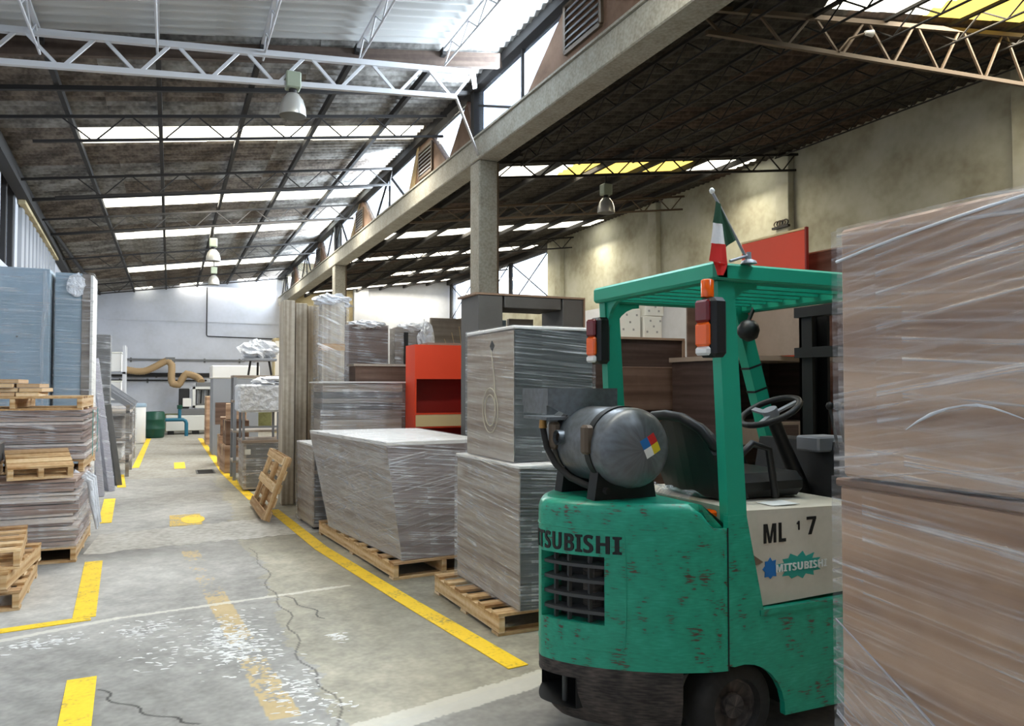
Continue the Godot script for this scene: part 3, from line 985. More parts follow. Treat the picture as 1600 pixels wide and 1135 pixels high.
func build_trusses():
	var o := thing("roof_truss", "white painted steel lattice truss below the pale roof sheets", "truss", Vector3(0, 0, -8.12))
	truss(o, Vector3(-2.0, 4.75, 0), Vector3(3.13, 5.16, 0), Vector3(-2.0, 4.45, 0), Vector3(2.92, 4.85, 0), -1.92, 0.64, M.steel_white, 0.058, 0.03)
	var s := Shape.new()
	s.bar(Vector3(2.92, 4.85, 0), Vector3(3.68, 4.58, -1.2), 0.025, 0.025)
	part(o, "end_strut", s, M.steel_white)
	s = Shape.new()
	s.bar(Vector3(3.13, 5.16, 0), Vector3(3.62, 5.5, -1.2), 0.05, 0.05)
	part(o, "end_strut", s, M.steel_white)
	var zl := [-10.4, -13.3, -16.3, -21.0, -26.2]
	var say := ["dark lattice truss crossing in front of the nearest full roof-light strip", "dark lattice truss between the first and second roof-light strips of the aisle", "dark lattice truss just beyond the second roof-light strip of the aisle", "dark lattice truss just beyond the third roof-light strip of the aisle", "dark lattice truss last before the far white wall"]
	for i in zl.size():
		var z: float = zl[i]
		o = thing("roof_truss", say[i], "truss", Vector3(0, 0, z), 0, "dark trusses of the aisle bay")
		var xl := left_wall(z) + 0.1
		truss(o, Vector3(xl, left_roof(xl) - 0.13, 0), Vector3(3.6, left_roof(3.6) - 0.13, 0), Vector3(xl + 0.5, left_roof(xl + 0.5) - 0.42, 0), Vector3(3.55, left_roof(3.55) - 0.42, 0), xl, 0.75, M.steel_dark, 0.035, 0.016)
	# dark tie beams of the left bay
	var tz := [-9.5, -14.75, -17.9]
	var tsay := ["plain dark steel beam just beyond the white truss", "plain dark steel beam before the second roof-light strip of the aisle", "plain dark steel beam before the third roof-light strip of the aisle"]
	for i in 3:
		var z: float = tz[i]
		o = thing("tie_beam", tsay[i], "beam", Vector3(0, 0, z), 0, "plain cross beams of the aisle bay")
		var xl := left_wall(z)
		s = Shape.new()
		s.bar(Vector3(xl, left_roof(xl) - 0.11, 0), Vector3(3.6, left_roof(3.6) - 0.11, 0), 0.05, 0.05)
		part(o, "beam_web", s, M.steel_dark)
	o = thing("roof_truss", "brown steel lattice truss crossing the dark roof above the stacked cartons", "truss", Vector3(0, 0, -5.42))
	truss(o, Vector3(3.85, 4.86, 0), Vector3(10.15, 5.68, 0), Vector3(4.3, 4.7, 0), Vector3(10.15, 5.02, 0), 4.15, 0.7, M.steel_brown, 0.045, 0.022)
	zl = [-10.3, -13.6, -18.6, -23.0]
	say = ["dark lattice truss before the yellow-tinted roof lights", "dark lattice truss just beyond the yellow-tinted roof lights", "dark lattice truss half way along the forklift bay", "dark lattice truss near the far end of the forklift bay"]
	for i in 4:
		o = thing("roof_truss", say[i], "truss", Vector3(0, 0, zl[i]), 0, "dark trusses of the forklift bay")
		truss(o, Vector3(4.0, right_roof(4.0) - 0.1, 0), Vector3(10.15, right_roof(10.15) - 0.1, 0), Vector3(4.0, right_roof(4.0) - 0.32, 0), Vector3(10.1, right_roof(10.1) - 0.38, 0), 4.0, 0.68, M.steel_dark if i != 1 else M.steel_brown, 0.04, 0.018)

# ---------------------------------------------------------------- paint on the floor
func strip(pts: Array, w: float) -> Shape:
	# a painted line through (x, z) points
	var s := Shape.new()
	for i in pts.size() - 1:
		var a := Vector3(pts[i].x, 0.003, pts[i].y)
		var b := Vector3(pts[i + 1].x, 0.003, pts[i + 1].y)
		s.bar(a, b, w, 0.004)
	return s

func build_markings():
	var marks := [
		["long unbroken yellow line beside the pallets of wrapped boxes", [Vector2(1.8, -3.95), Vector2(1.6, -5.5), Vector2(1.36, -7.6), Vector2(1.22, -10.2)], 0.13],
		["short yellow line end by the forklift's counterweight", [Vector2(1.9, -3.72), Vector2(2.02, -2.9)], 0.14],
		["yellow corner line in front of the empty pallets", [Vector2(-0.6, -7.85), Vector2(-0.51, -5.98)], 0.14],
		["lone yellow dash on the open grey concrete floor", [Vector2(-0.41, -4.75), Vector2(-0.36, -3.6)], 0.14],
		["yellow dash beside the film-covered stack of brown sheets", [Vector2(-0.74, -12.1), Vector2(-0.66, -10.0)], 0.14],
		["yellow dash under the leaning grey panels", [Vector2(-0.78, -15.3), Vector2(-0.66, -13.4)], 0.12],
		["distant yellow line beside the wrapped racks and drums", [Vector2(-0.55, -25.5), Vector2(-0.58, -16.5)], 0.12],
		["distant yellow line beside the brown cartons", [Vector2(0.86, -25.0), Vector2(0.93, -14.9), Vector2(1.08, -11.2)], 0.13]]
	for k in marks:
		var o := part(self, "floor_line", strip(k[1], k[2]), M.line_yellow)
		tag(o, k[0], "floor marking", "yellow floor lines")
	var o := part(self, "floor_line", strip([Vector2(-0.47, -5.95), Vector2(-1.9, -5.72)], 0.1), M.line_yellow)
	tag(o, "narrow yellow line running off to the wall from the corner", "floor marking", "yellow floor lines")
	var s := Shape.new()
	var ring := PackedVector2Array()
	for i in 20:
		ring.append(Vector2(0.27 + 0.13 * cos(TAU * i / 20), 9.85 + 0.3 * sin(TAU * i / 20)))
	s.prism(ring, 0.004, Transform3D(Basis(Vector3.RIGHT, Vector3(0, 0, -1), Vector3.UP), Vector3(0, 0.002, 0)))
	tag(part(self, "floor_spot", s, M.line_yellow), "round yellow paint spot in the middle of the aisle", "floor marking")
	s = Shape.new()
	s.box(Vector3(0.02, 0.001, -10.25), Vector3(0.36, 0.004, -9.45))
	tag(part(self, "floor_spot", s, M.line_yellow_worn), "faded yellow rectangle around the round paint spot", "floor marking")
	s = Shape.new()
	s.box(Vector3(0.1, 0.001, -17.3), Vector3(0.3, 0.005, -16.0))
	var spot := s
	# crumbs of dried plaster trodden onto the concrete around the worn centre line
	s = Shape.new()
	var g := RandomNumberGenerator.new()
	g.seed = 77
	var heaps := [[0.38, -5.05, 0.1, 0.26, 420], [-0.7, -5.5, 0.16, 0.07, 90], [-0.12, -5.55, 0.1, 0.1, 80], [0.05, -5.0, 0.14, 0.12, 50], [0.62, -4.2, 0.08, 0.2, 90], [0.68, -3.85, 0.1, 0.12, 60], [0.98, -4.9, 0.03, 0.05, 25]]
	var todo := []
	for q in heaps:
		for k in q[4]:
			todo.append(q)
	for q in todo:
		var at := Vector2(g.randfn(q[0], q[2]), g.randfn(q[1], q[3]))
		var dir := g.randfn(0.25, 0.35)
		var l := g.randf_range(0.006, 0.035)
		var w := g.randf_range(0.003, 0.011)
		var crumb := PackedVector2Array()
		for i in 6:
			var an := TAU * i / 6.0
			var r := g.randf_range(0.7, 1.2)
			crumb.append(at + Vector2(cos(an) * l * r, sin(an) * w * r).rotated(dir))
		var mid := Vector3(at.x, 0.0035, at.y)
		for i in 6:
			var c0 := crumb[i]
			var c1 := crumb[(i + 1) % 6]
			s.face(mid, Vector3(c1.x, 0.0008, c1.y), Vector3(c0.x, 0.0008, c0.y))
	var crumbs := part(self, "plaster_crumbs", s, M.plaster_fleck)
	tag(crumbs, "white plaster crumbs trodden onto the grey aisle floor around the worn centre line", "debris")
	crumbs.set_meta("kind", "stuff")
	s = spot
	tag(part(self, "floor_spot", s, M.line_yellow), "small yellow spot far down the aisle beyond the brown cartons", "floor marking")

# ---------------------------------------------------------------- forklift
# a part whose shape is given in the room's coordinates, under a thing that is moved but not turned
func wpart(parent: Node3D, called: String, shape, material: Material, label := "") -> MeshInstance3D:
	var o := part(parent, called, shape, material, label)
	var at := Vector3.ZERO
	var p: Node = parent
	while p != self:
		at += (p as Node3D).position
		p = p.get_parent()
	o.position = -at
	return o

const FZ := -3.115      # the forklift's centre line; it faces +x
const HALF := 0.495

func weight_point(t: float, y: float, k: float) -> Vector3:
	# outline of the counterweight seen from above, t from -90 (far side) to 90 (near side) degrees
	var a := deg_to_rad(t)
	var s := signf(sin(a)) * pow(absf(sin(a)), 1.333) * HALF
	var x := 2.17 - 0.64 * pow(absf(cos(a)), 1.333)
	x = 2.17 + (x - 2.17) * k
	if y > 0.93 and x > 2.04:      # the top falls away towards the seat
		y = lerpf(y, minf(y, 0.965), minf((x - 2.04) / 0.07, 1.0))
	return Vector3(x, y, FZ + s * k)

func weight_shell(ts: Array, rows: Array, hole_from: float, hole_to: float, hole_lo: float, hole_hi: float) -> Shape:
	# rows: [height, scale]; the grid leaves out the opening
	var s := Shape.new()
	for r in rows.size() - 1:
		for i in ts.size() - 1:
			var mid_t: float = (ts[i] + ts[i + 1]) / 2
			var mid_y: float = (rows[r][0] + rows[r + 1][0]) / 2
			if mid_t > hole_from and mid_t < hole_to and mid_y > hole_lo and mid_y < hole_hi:
				continue
			var p := [weight_point(ts[i], rows[r][0], rows[r][1]), weight_point(ts[i + 1], rows[r][0], rows[r][1]), weight_point(ts[i + 1], rows[r + 1][0], rows[r + 1][1]), weight_point(ts[i], rows[r + 1][0], rows[r + 1][1])]
			var nn := []
			for q in 4:
				var t: float = ts[i + (1 if q == 1 or q == 2 else 0)]
				var w: Array = rows[r + (1 if q > 1 else 0)]
				var dt := weight_point(minf(t + 1.5, 90), w[0], w[1]) - weight_point(maxf(t - 1.5, -90), w[0], w[1])
				var r0 := maxi(r - 1 + (1 if q > 1 else 0), 0)
				var r1 := mini(r + 1 + (1 if q > 1 else 0), rows.size() - 1)
				var dy := weight_point(t, rows[r1][0], rows[r1][1]) - weight_point(t, rows[r0][0], rows[r0][1])
				nn.append(dt.cross(dy).normalized())
			var u0 := Vector2(ts[i] / 80.0, -rows[r][0])
			var u1 := Vector2(ts[i + 1] / 80.0, -rows[r][0])
			var u2 := Vector2(ts[i + 1] / 80.0, -rows[r + 1][0])
			var u3 := Vector2(ts[i] / 80.0, -rows[r + 1][0])
			s.tri(p[0], p[1], p[2], nn[0], nn[1], nn[2], u0, u1, u2)
			s.tri(p[0], p[2], p[3], nn[0], nn[2], nn[3], u0, u2, u3)
	return s

func opening_lining(s: Shape, h0: float, h1: float, lo: float, hi: float, deep: float):
	# the four sides and the back of an opening in the counterweight
	var n := 14
	for i in n:
		var a := lerpf(h0, h1, float(i) / n)
		var b := lerpf(h0, h1, float(i + 1) / n)
		var inn := Vector3(deep, 0, 0)
		s.quad(weight_point(a, lo, 1), weight_point(b, lo, 1), weight_point(b, lo, 1) + inn, weight_point(a, lo, 1) + inn)
		s.quad(weight_point(a, hi, 1) + inn, weight_point(b, hi, 1) + inn, weight_point(b, hi, 1), weight_point(a, hi, 1))
	for t in [h0, h1]:
		var p := weight_point(t, lo, 1)
		var q := weight_point(t, hi, 1)
		s.quad(p, q, q + Vector3(deep, 0, 0), p + Vector3(deep, 0, 0))

func spread(a: float, b: float, n: int) -> Array:
	var r := []
	for i in n + 1:
		r.append(lerpf(a, b, float(i) / n))
	return r

func lettering(text: String, height: float, width: float, depth := 0.004) -> Array:
	# arrays of a text mesh, scaled to that cap height and width, starting at x = 0, baseline y = 0
	var f := SystemFont.new()
	f.font_names = PackedStringArray(["Droid Sans"])
	f.font_weight = 700
	var tm := TextMesh.new()
	tm.font = f
	tm.text = text
	tm.font_size = 64
	tm.pixel_size = 0.01
	tm.depth = 0.05
	tm.horizontal_alignment = HORIZONTAL_ALIGNMENT_LEFT
	var a := tm.surface_get_arrays(0)
	var v: PackedVector3Array = a[Mesh.ARRAY_VERTEX]
	var lo := Vector3.INF
	var hi := -Vector3.INF
	for p in v:
		lo = lo.min(p); hi = hi.max(p)
	for i in v.size():
		var p := (v[i] - lo) / (hi - lo)
		v[i] = Vector3(p.x * width, p.y * height, p.z * depth)
	a[Mesh.ARRAY_VERTEX] = v
	return a

func text_mesh(a: Array) -> ArrayMesh:
	var m := ArrayMesh.new()
	m.add_surface_from_arrays(Mesh.PRIMITIVE_TRIANGLES, a)
	return m

func turned_text(text: String, height: float, width: float, t: Transform3D) -> ArrayMesh:
	var a := lettering(text, height, width)
	var v: PackedVector3Array = a[Mesh.ARRAY_VERTEX]
	var n: PackedVector3Array = a[Mesh.ARRAY_NORMAL]
	for i in v.size():
		v[i] = t * v[i]
		n[i] = (t.basis * n[i]).normalized()
	a[Mesh.ARRAY_VERTEX] = v; a[Mesh.ARRAY_NORMAL] = n
	return text_mesh(a)

func burst(cx: float, cy: float, rx: float, ry: float, n: int, z: float, depth: float, seed_: int) -> Shape:
	var g := RandomNumberGenerator.new()
	g.seed = seed_
	var p := PackedVector2Array()
	for i in n * 2:
		var a := TAU * i / (n * 2)
		var k := (0.72 if i % 2 else 1.0) * g.randf_range(0.88, 1.05)
		p.append(Vector2(cx + rx * k * cos(a), cy + ry * k * sin(a)))
	var s := Shape.new()
	s.prism(p, depth, Transform3D(Basis.IDENTITY, Vector3(0, 0, z)))
	return s

func build_forklift():
	var F := thing("forklift", "worn green forklift with a gas tank and a small flag on its guard", "forklift", Vector3(2.5, 0, FZ))
	var side := FZ + HALF            # near side plane
	# counterweight
	var ts := spread(-90, 2, 22) + spread(2, 38, 12).slice(1) + spread(38, 90, 10).slice(1)
	var rows := [[0.37, 1.0], [0.46, 1.0], [0.55, 1.0], [0.65, 1.0], [0.75, 1.0], [0.84, 1.0], [0.95, 1.0], [1.02, 1.0], [1.045, 0.99], [1.062, 0.97], [1.07, 0.93]]
	var s := weight_shell(ts, rows, 2, 38, 0.56, 0.83)
	for i in ts.size() - 1:
		s.quad(weight_point(ts[i], 1.07, 0.93), weight_point(ts[i + 1], 1.07, 0.93), Vector3(2.06, 1.069, weight_point(ts[i + 1], 0, 0.93).z), Vector3(2.06, 1.069, weight_point(ts[i], 0, 0.93).z))
	s.quad(Vector3(2.06, 1.069, FZ + 0.46), Vector3(2.2, 0.965, FZ + 0.46), Vector3(2.2, 0.965, FZ - 0.46), Vector3(2.06, 1.069, FZ - 0.46))
	opening_lining(s, 2, 38, 0.55, 0.84, 0.1)
	var cw := wpart(F, "counterweight", s, M.green_worn, "worn green counterweight with rust scrapes")
	s = Shape.new()
	for i in 14:
		var a := lerpf(2, 38, i / 14.0)
		var b := lerpf(2, 38, (i + 1) / 14.0)
		var inn := Vector3(0.1, 0, 0)
		s.quad(weight_point(a, 0.55, 1) + inn, weight_point(b, 0.55, 1) + inn, weight_point(b, 0.84, 1) + inn, weight_point(a, 0.84, 1) + inn)
	wpart(cw, "grille_back", s, M.black_paint)
	s = Shape.new()
	s.soft_box(Vector3(1.68, 0.6, FZ + 0.07), Vector3(1.74, 0.8, FZ + 0.2), 0.01)
	wpart(cw, "radiator_plate", s, M.skirt)
	for k in 4:
		var y := 0.588 + 0.066 * k
		s = Shape.new()
		for i in 14:
			var a := lerpf(2, 38, i / 14.0)
			var b := lerpf(2, 38, (i + 1) / 14.0)
			var p := weight_point(a, y, 1) + Vector3(0.014, 0, 0)
			var q := weight_point(b, y, 1) + Vector3(0.014, 0, 0)
			var dn := Vector3(0.05, -0.018, 0)
			var th := Vector3(0, 0.014, 0)
			s.quad(p, q, q + th, p + th)
			s.quad(p + th, q + th, q + th - dn * -1.0 + Vector3(0, 0.03, 0), p + th + dn + Vector3(0, 0.03, 0))
			s.quad(p + Vector3(0.05, 0.012, 0), q + Vector3(0.05, 0.012, 0), q, p)
		wpart(cw, "grille_bar", s, M.iron_grey)
	for t in [10.0, 19.0, 29.0]:
		s = Shape.new()
		var p := weight_point(t, 0.55, 1) + Vector3(0.04, 0, 0)
		s.bar(p, p + Vector3(0, 0.29, 0), 0.016, 0.016, Vector3.RIGHT)
		wpart(cw, "grille_bar", s, M.iron_grey)
	# raised name on the curved back
	var a := lettering("MITSUBISHI", 0.078, 0.405)
	var v: PackedVector3Array = a[Mesh.ARRAY_VERTEX]
	var nn: PackedVector3Array = a[Mesh.ARRAY_NORMAL]
	for i in v.size():
		var q := v[i]
		var zz := q.x - 0.097
		var tt := rad_to_deg(asin(pow(absf(zz) / HALF, 0.75))) * signf(zz)
		var w := weight_point(tt, 0.853 + q.y, 1)
		v[i] = w + Vector3(-q.z, 0, 0)
		nn[i] = Vector3(-nn[i].z, nn[i].y, nn[i].x)
	a[Mesh.ARRAY_VERTEX] = v; a[Mesh.ARRAY_NORMAL] = nn
	wpart(cw, "lettering", text_mesh(a), M.decal_black, "black raised letters MITSUBISHI")
	# the outline of the rear cover plate: a fine raised seam
	var seam := []
	for i in 13:
		seam.append(weight_point(lerpf(-20, 45, i / 12.0), 0.955, 1) + Vector3(-0.001, 0, 0.0))
	for i in 5:
		seam.append(weight_point(45.5 + 0.5 * sin(PI * i / 4.0), lerpf(0.93, 0.47, i / 4.0), 1) + Vector3(-0.001, 0, 0.001))
	for i in 13:
		seam.append(weight_point(lerpf(44, -20, i / 12.0), 0.445, 1) + Vector3(-0.001, 0, 0))
	s = Shape.new()
	s.tube(seam, 0.0022, 5)
	wpart(cw, "panel_seam", s, M.green_clean)
	s = Shape.new()
	s.box(Vector3(2.165, 0.37, side + 0.0005), Vector3(2.172, 0.97, side + 0.0015))
	wpart(cw, "panel_seam", s, M.black_paint)
	# dark skirt below it with its towing slot
	ts = spread(-90, -26, 10) + spread(-26, 26, 12).slice(1) + spread(26, 66, 10).slice(1)
	s = weight_shell(ts, [[0.1, 0.84], [0.135, 0.9], [0.18, 0.95], [0.245, 0.985], [0.31, 0.995], [0.37, 1.0]], -26, 26, 0.19, 0.305)
	var skirt := wpart(F, "skirt", s, M.skirt, "dirty dark grey lower skirt")
	s = Shape.new()
	opening_lining(s, -26, 26, 0.18, 0.31, 0.22)
	for i in 12:
		var t0 := lerpf(-26, 26, i / 12.0)
		var t1 := lerpf(-26, 26, (i + 1) / 12.0)
		s.quad(weight_point(t0, 0.18, 1) + Vector3(0.22, 0, 0), weight_point(t1, 0.18, 1) + Vector3(0.22, 0, 0), weight_point(t1, 0.31, 1) + Vector3(0.22, 0, 0), weight_point(t0, 0.31, 1) + Vector3(0.22, 0, 0))
	wpart(skirt, "towing_slot", s, M.black_paint)
	s = Shape.new()
	s.tube([Vector3(1.62, 0.17, FZ + 0.06), Vector3(1.62, 0.32, FZ + 0.06)], 0.014, 8)
	wpart(skirt, "towing_pin", s, M.iron_grey)
	# chassis side with the wheel arch
	var poly := PackedVector2Array([Vector2(2.17, 0.39)])
	for i in 9:
		var an := deg_to_rad(100 - 13.0 * i)
		poly.append(Vector2(2.24 + 0.235 * cos(an), 0.15 + 0.235 * sin(an)))
	for q in [Vector2(3.5, 0.13), Vector2(3.5, 0.62), Vector2(2.36, 0.6), Vector2(2.27, 1.02), Vector2(2.17, 1.02)]:
		poly.append(q)
	for z in [side - 0.03, FZ - HALF]:
		s = Shape.new()
		s.prism(poly, 0.03, Transform3D(Basis.IDENTITY, Vector3(0, 0, z)))
		wpart(F, "side_plate", s, M.green_worn)
	s = Shape.new()
	s.box(Vector3(2.5, 0.16, FZ - HALF + 0.03), Vector3(3.48, 0.58, FZ + HALF - 0.03))
	wpart(F, "chassis", s, M.black_paint)
	s = Shape.new()
	s.box(Vector3(2.34, 0.58, side - 0.13), Vector3(3.5, 0.605, side + 0.004))
	wpart(F, "step", s, M.green_worn)
	s = Shape.new()
	s.box(Vector3(2.05, 0.3, FZ - 0.3), Vector3(2.5, 0.5, FZ + 0.3))
	wpart(F, "axle_beam", s, M.black_paint)
	# engine hood with its cream side panel
	poly = PackedVector2Array([Vector2(2.36, 0.61), Vector2(3.06, 0.63), Vector2(3.06, 0.98), Vector2(3.02, 1.015), Vector2(2.275, 1.03)])
	s = Shape.new()
	s.prism(poly, 2 * HALF - 0.05, Transform3D(Basis.IDENTITY, Vector3(0, 0, FZ - HALF + 0.02)))
	var hood := wpart(F, "engine_hood", s, M.cream_paint, "cream painted engine hood")
	var zt := side - 0.03
	wpart(hood, "number_decal", turned_text("ML", 0.085, 0.125, Transform3D(Basis.IDENTITY, Vector3(2.39, 0.88, zt))), M.decal_black, "black letters ML")
	wpart(hood, "number_decal", turned_text("1", 0.04, 0.016, Transform3D(Basis.IDENTITY, Vector3(2.58, 0.925, zt))), M.decal_black)
	wpart(hood, "number_decal", turned_text("7", 0.08, 0.055, Transform3D(Basis.IDENTITY, Vector3(2.64, 0.9, zt))), M.decal_black, "black numeral 7")
	wpart(hood, "splash_decal", burst(2.595, 0.765, 0.15, 0.062, 13, zt, 0.002, 3), M.decal_teal, "teal splash print")
	wpart(hood, "splash_decal", burst(2.425, 0.768, 0.045, 0.05, 8, zt, 0.003, 4), M.decal_blue, "blue splash print")
	s = Shape.new()
	s.prism(PackedVector2Array([Vector2(2.32, 0.842), Vector2(2.345, 0.79), Vector2(2.385, 0.8)]), 0.003, Transform3D(Basis.IDENTITY, Vector3(0, 0, zt)))
	wpart(hood, "splash_decal", s, M.decal_tan)
	wpart(hood, "name_decal", turned_text("MITSUBISHI", 0.034, 0.3, Transform3D(Basis.IDENTITY, Vector3(2.455, 0.748, zt + 0.002))), M.decal_white, "white letters MITSUBISHI")
	s = Shape.new()
	s.box(Vector3(2.5, 1.0285, side - 0.2), Vector3(2.66, 1.0305, side - 0.09))
	wpart(hood, "paper_sticker", s, M.decal_white)
	s = Shape.new()
	s.soft_box(Vector3(2.12, 1.0, side - 0.12), Vector3(2.17, 1.035, side - 0.06), 0.01)
	wpart(F, "side_marker", s, M.lens_amber, "small orange side marker")
	# rear wheels
	for z in [side - 0.11, FZ - HALF + 0.11]:
		var t := Transform3D(Basis(Vector3.RIGHT, Vector3(0, 0, 1), Vector3(0, -1, 0)), Vector3(2.24, 0.19, z))
		s = Shape.new()
		s.lathe([Vector2(0.11, -0.08), Vector2(0.175, -0.08), Vector2(0.19, -0.065), Vector2(0.19, 0.065), Vector2(0.175, 0.08), Vector2(0.125, 0.08), Vector2(0.115, 0.05)], 36, t)
		var w := wpart(F, "rear_wheel", s, M.rubber, "worn black cushion tyre")
		s = Shape.new()
		s.lathe([Vector2(0.116, 0.05), Vector2(0.1, 0.035), Vector2(0.055, 0.03), Vector2(0.05, 0.06), Vector2(0.0, 0.062)], 28, t)
		wpart(w, "hub", s, M.skirt)
	for z in [side - 0.13, FZ - HALF + 0.13]:
		var t := Transform3D(Basis(Vector3.RIGHT, Vector3(0, 0, 1), Vector3(0, -1, 0)), Vector3(3.38, 0.24, z))
		s = Shape.new()
		s.lathe([Vector2(0.12, -0.1), Vector2(0.24, -0.1), Vector2(0.24, 0.1), Vector2(0.12, 0.1), Vector2(0.12, -0.1)], 32, t)
		wpart(F, "front_wheel", s, M.rubber)
	# overhead guard
	var gz0 := FZ - 0.5
	var gz1 := FZ + 0.52
	for z in [FZ + 0.465, FZ - 0.465]:
		s = Shape.new()
		s.hexa([Vector3(2.18, 0.9, z + 0.028), Vector3(2.28, 0.9, z + 0.028), Vector3(2.28, 0.9, z - 0.028), Vector3(2.18, 0.9, z - 0.028), Vector3(2.125, 2.06, z + 0.028), Vector3(2.215, 2.06, z + 0.028), Vector3(2.215, 2.06, z - 0.028), Vector3(2.125, 2.06, z - 0.028)])
		wpart(F, "guard_post", s, M.green_clean)
		s = Shape.new()
		s.bar(Vector3(3.04, 2.04, z * 1.0), Vector3(3.34, 1.06, z), 0.07, 0.09, Vector3.RIGHT)
		var fp := wpart(F, "guard_post", s, M.green_clean)
		for k in 2:
			s = Shape.new()
			var c := Vector3(3.04, 2.04, z).lerp(Vector3(3.34, 1.06, z), 0.36 + 0.14 * k)
			s.bar(c + Vector3(0, 0, -0.037), c + Vector3(0, 0, 0.037), 0.1, 0.012, Vector3(0.3, -1, 0))
			wpart(fp, "cable_clip", s, M.black_plastic)
		# rounded gusset between the post and the rail
		s = Shape.new()
		var g := PackedVector2Array([Vector2(2.12, 2.03), Vector2(2.2, 1.85)])
		for i in 7:
			var an := PI - PI / 2 * i / 6.0
			g.append(Vector2(2.36 + 0.16 * cos(an), 1.84 + 0.16 * sin(an)))
		g.append(Vector2(2.36, 2.03))
		s.prism(g, 0.012, Transform3D(Basis.IDENTITY, Vector3(0, 0, z - 0.006)))
		wpart(F, "gusset", s, M.green_clean)
	s = Shape.new()
	s.soft_box(Vector3(2.09, 2.02, gz0), Vector3(2.17, 2.1, gz1), 0.012)
	wpart(F, "guard_rail", s, M.green_clean)
	# the rear cross plate with rounded lower corners
	s = Shape.new()
	var pl := PackedVector2Array()
	for i in 7:
		var an := PI / 2 * i / 6.0
		pl.append(Vector2(-0.3 - 0.12 * sin(an), 1.9 + 0.12 * cos(an)))
	pl.append(Vector2(-0.455, 1.84)); pl.append(Vector2(-0.455, 2.06)); pl.append(Vector2(-0.3, 2.06))
	s.prism(pl, 0.02, Transform3D(Basis(Vector3(0, 0, 1), Vector3(0, 1, 0), Vector3(-1, 0, 0)), Vector3(2.16, 0, FZ)))
	wpart(F, "gusset", s, M.green_clean)
	for z in [gz0, gz1]:
		s = Shape.new()
		var zz: float = z + (0.03 if z == gz0 else -0.03)
		s.soft_box(Vector3(2.1, 2.02, zz - 0.03), Vector3(3.12, 2.095, zz + 0.03), 0.01)
		wpart(F, "guard_rail", s, M.green_clean)
	s = Shape.new()
	s.soft_box(Vector3(3.05, 2.0, gz0), Vector3(3.12, 2.09, gz1), 0.01)
	wpart(F, "guard_rail", s, M.green_clean)
	for k in 7:
		s = Shape.new()
		var z := lerpf(gz0 + 0.13, gz1 - 0.13, k / 6.0)
		s.box(Vector3(2.14, 2.03, z - 0.018), Vector3(3.06, 2.085, z + 0.018))
		wpart(F, "guard_bar", s, M.green_clean)
	s = Shape.new()
	s.lathe([Vector2(0.0, 1.99), Vector2(0.06, 1.99), Vector2(0.07, 2.01), Vector2(0.07, 2.03)], 20, Transform3D(Basis.IDENTITY, Vector3(2.62, 0, FZ - 0.1)))
	wpart(F, "cab_lamp", s, M.steel_white)
	# tail lamps on the rear posts
	for q2 in [[FZ + 0.53, 0.0], [FZ - 0.47, 0.045]]:
		var z: float = q2[0]
		var dx: float = q2[1]
		s = Shape.new()
		s.soft_box(Vector3(2.03 + dx, 1.69, z - 0.055), Vector3(2.11 + dx, 1.94, z + 0.055), 0.018)
		var tl := wpart(F, "tail_lamp", s, M.black_plastic, "black tail lamp with red, amber and clear lenses")
		for q in [[1.835, 1.93, "lens_red"], [1.735, 1.835, "lens_amber"], [1.698, 1.735, "lens_clear"]]:
			s = Shape.new()
			s.soft_box(Vector3(2.008 + dx, q[0], z - 0.045), Vector3(2.032 + dx, q[1], z + 0.045), 0.01)
			wpart(tl, "lens", s, M[q[2]])
	s = Shape.new()
	s.lathe([Vector2(0.027, 1.945), Vector2(0.027, 2.015), Vector2(0.02, 2.02), Vector2(0, 2.02)], 16, Transform3D(Basis.IDENTITY, Vector3(2.06, 0, FZ + 0.51)))
	wpart(F, "beacon_lamp", s, M.lens_amber, "small amber beacon")
	# seat
	s = Shape.new()
	var back := []
	for i in 9:
		var w := (i - 4) / 4.0
		back.append([FZ - 0.01 + 0.25 * w, 0.05 * w * w])
	for i in 8:
		var p: Array = back[i]
		var q: Array = back[i + 1]
		var hp := 1.41 - 0.16 * pow(absf((i - 4) / 4.0), 3)
		var hq := 1.41 - 0.16 * pow(absf((i - 3) / 4.0), 3)
		s.hexa([Vector3(2.34 + p[1], 1.04, p[0]), Vector3(2.34 + q[1], 1.04, q[0]), Vector3(2.46 + q[1], 1.04, q[0]), Vector3(2.46 + p[1], 1.04, p[0]), Vector3(2.25 + p[1], hp, p[0]), Vector3(2.25 + q[1], hq, q[0]), Vector3(2.33 + q[1], hq, q[0]), Vector3(2.33 + p[1], hp, p[0])])
	var seat := wpart(F, "seat", s, M.black_vinyl, "black vinyl driver seat")
	s = Shape.new()
	s.tube([Vector3(2.33, 1.28, FZ + 0.22), Vector3(2.26, 1.37, FZ + 0.2), Vector3(2.23, 1.42, FZ + 0.1), Vector3(2.225, 1.43, FZ - 0.02), Vector3(2.23, 1.42, FZ - 0.14), Vector3(2.26, 1.37, FZ - 0.22), Vector3(2.33, 1.28, FZ - 0.24)], 0.025, 8)
	wpart(seat, "seat_piping", s, M.black_plastic)
	s = Shape.new()
	s.soft_box(Vector3(2.44, 1.03, FZ - 0.25), Vector3(2.9, 1.15, FZ + 0.22), 0.04)
	wpart(seat, "cushion", s, M.black_vinyl)
	for z in [FZ + 0.25, FZ - 0.27]:
		s = Shape.new()
		s.tube([Vector3(2.42, 1.04, z), Vector3(2.44, 1.24, z), Vector3(2.52, 1.3, z), Vector3(2.62, 1.27, z), Vector3(2.66, 1.04, z)], 0.018, 8)
		wpart(seat, "hip_restraint", s, M.black_plastic)
	# steering
	var hub := Vector3(2.86, 1.44, FZ)
	var axis := Vector3(-0.46, 0.9, 0).normalized()
	var across := Vector3(0, 0, 1)
	var fore := across.cross(axis).normalized()
	s = Shape.new()
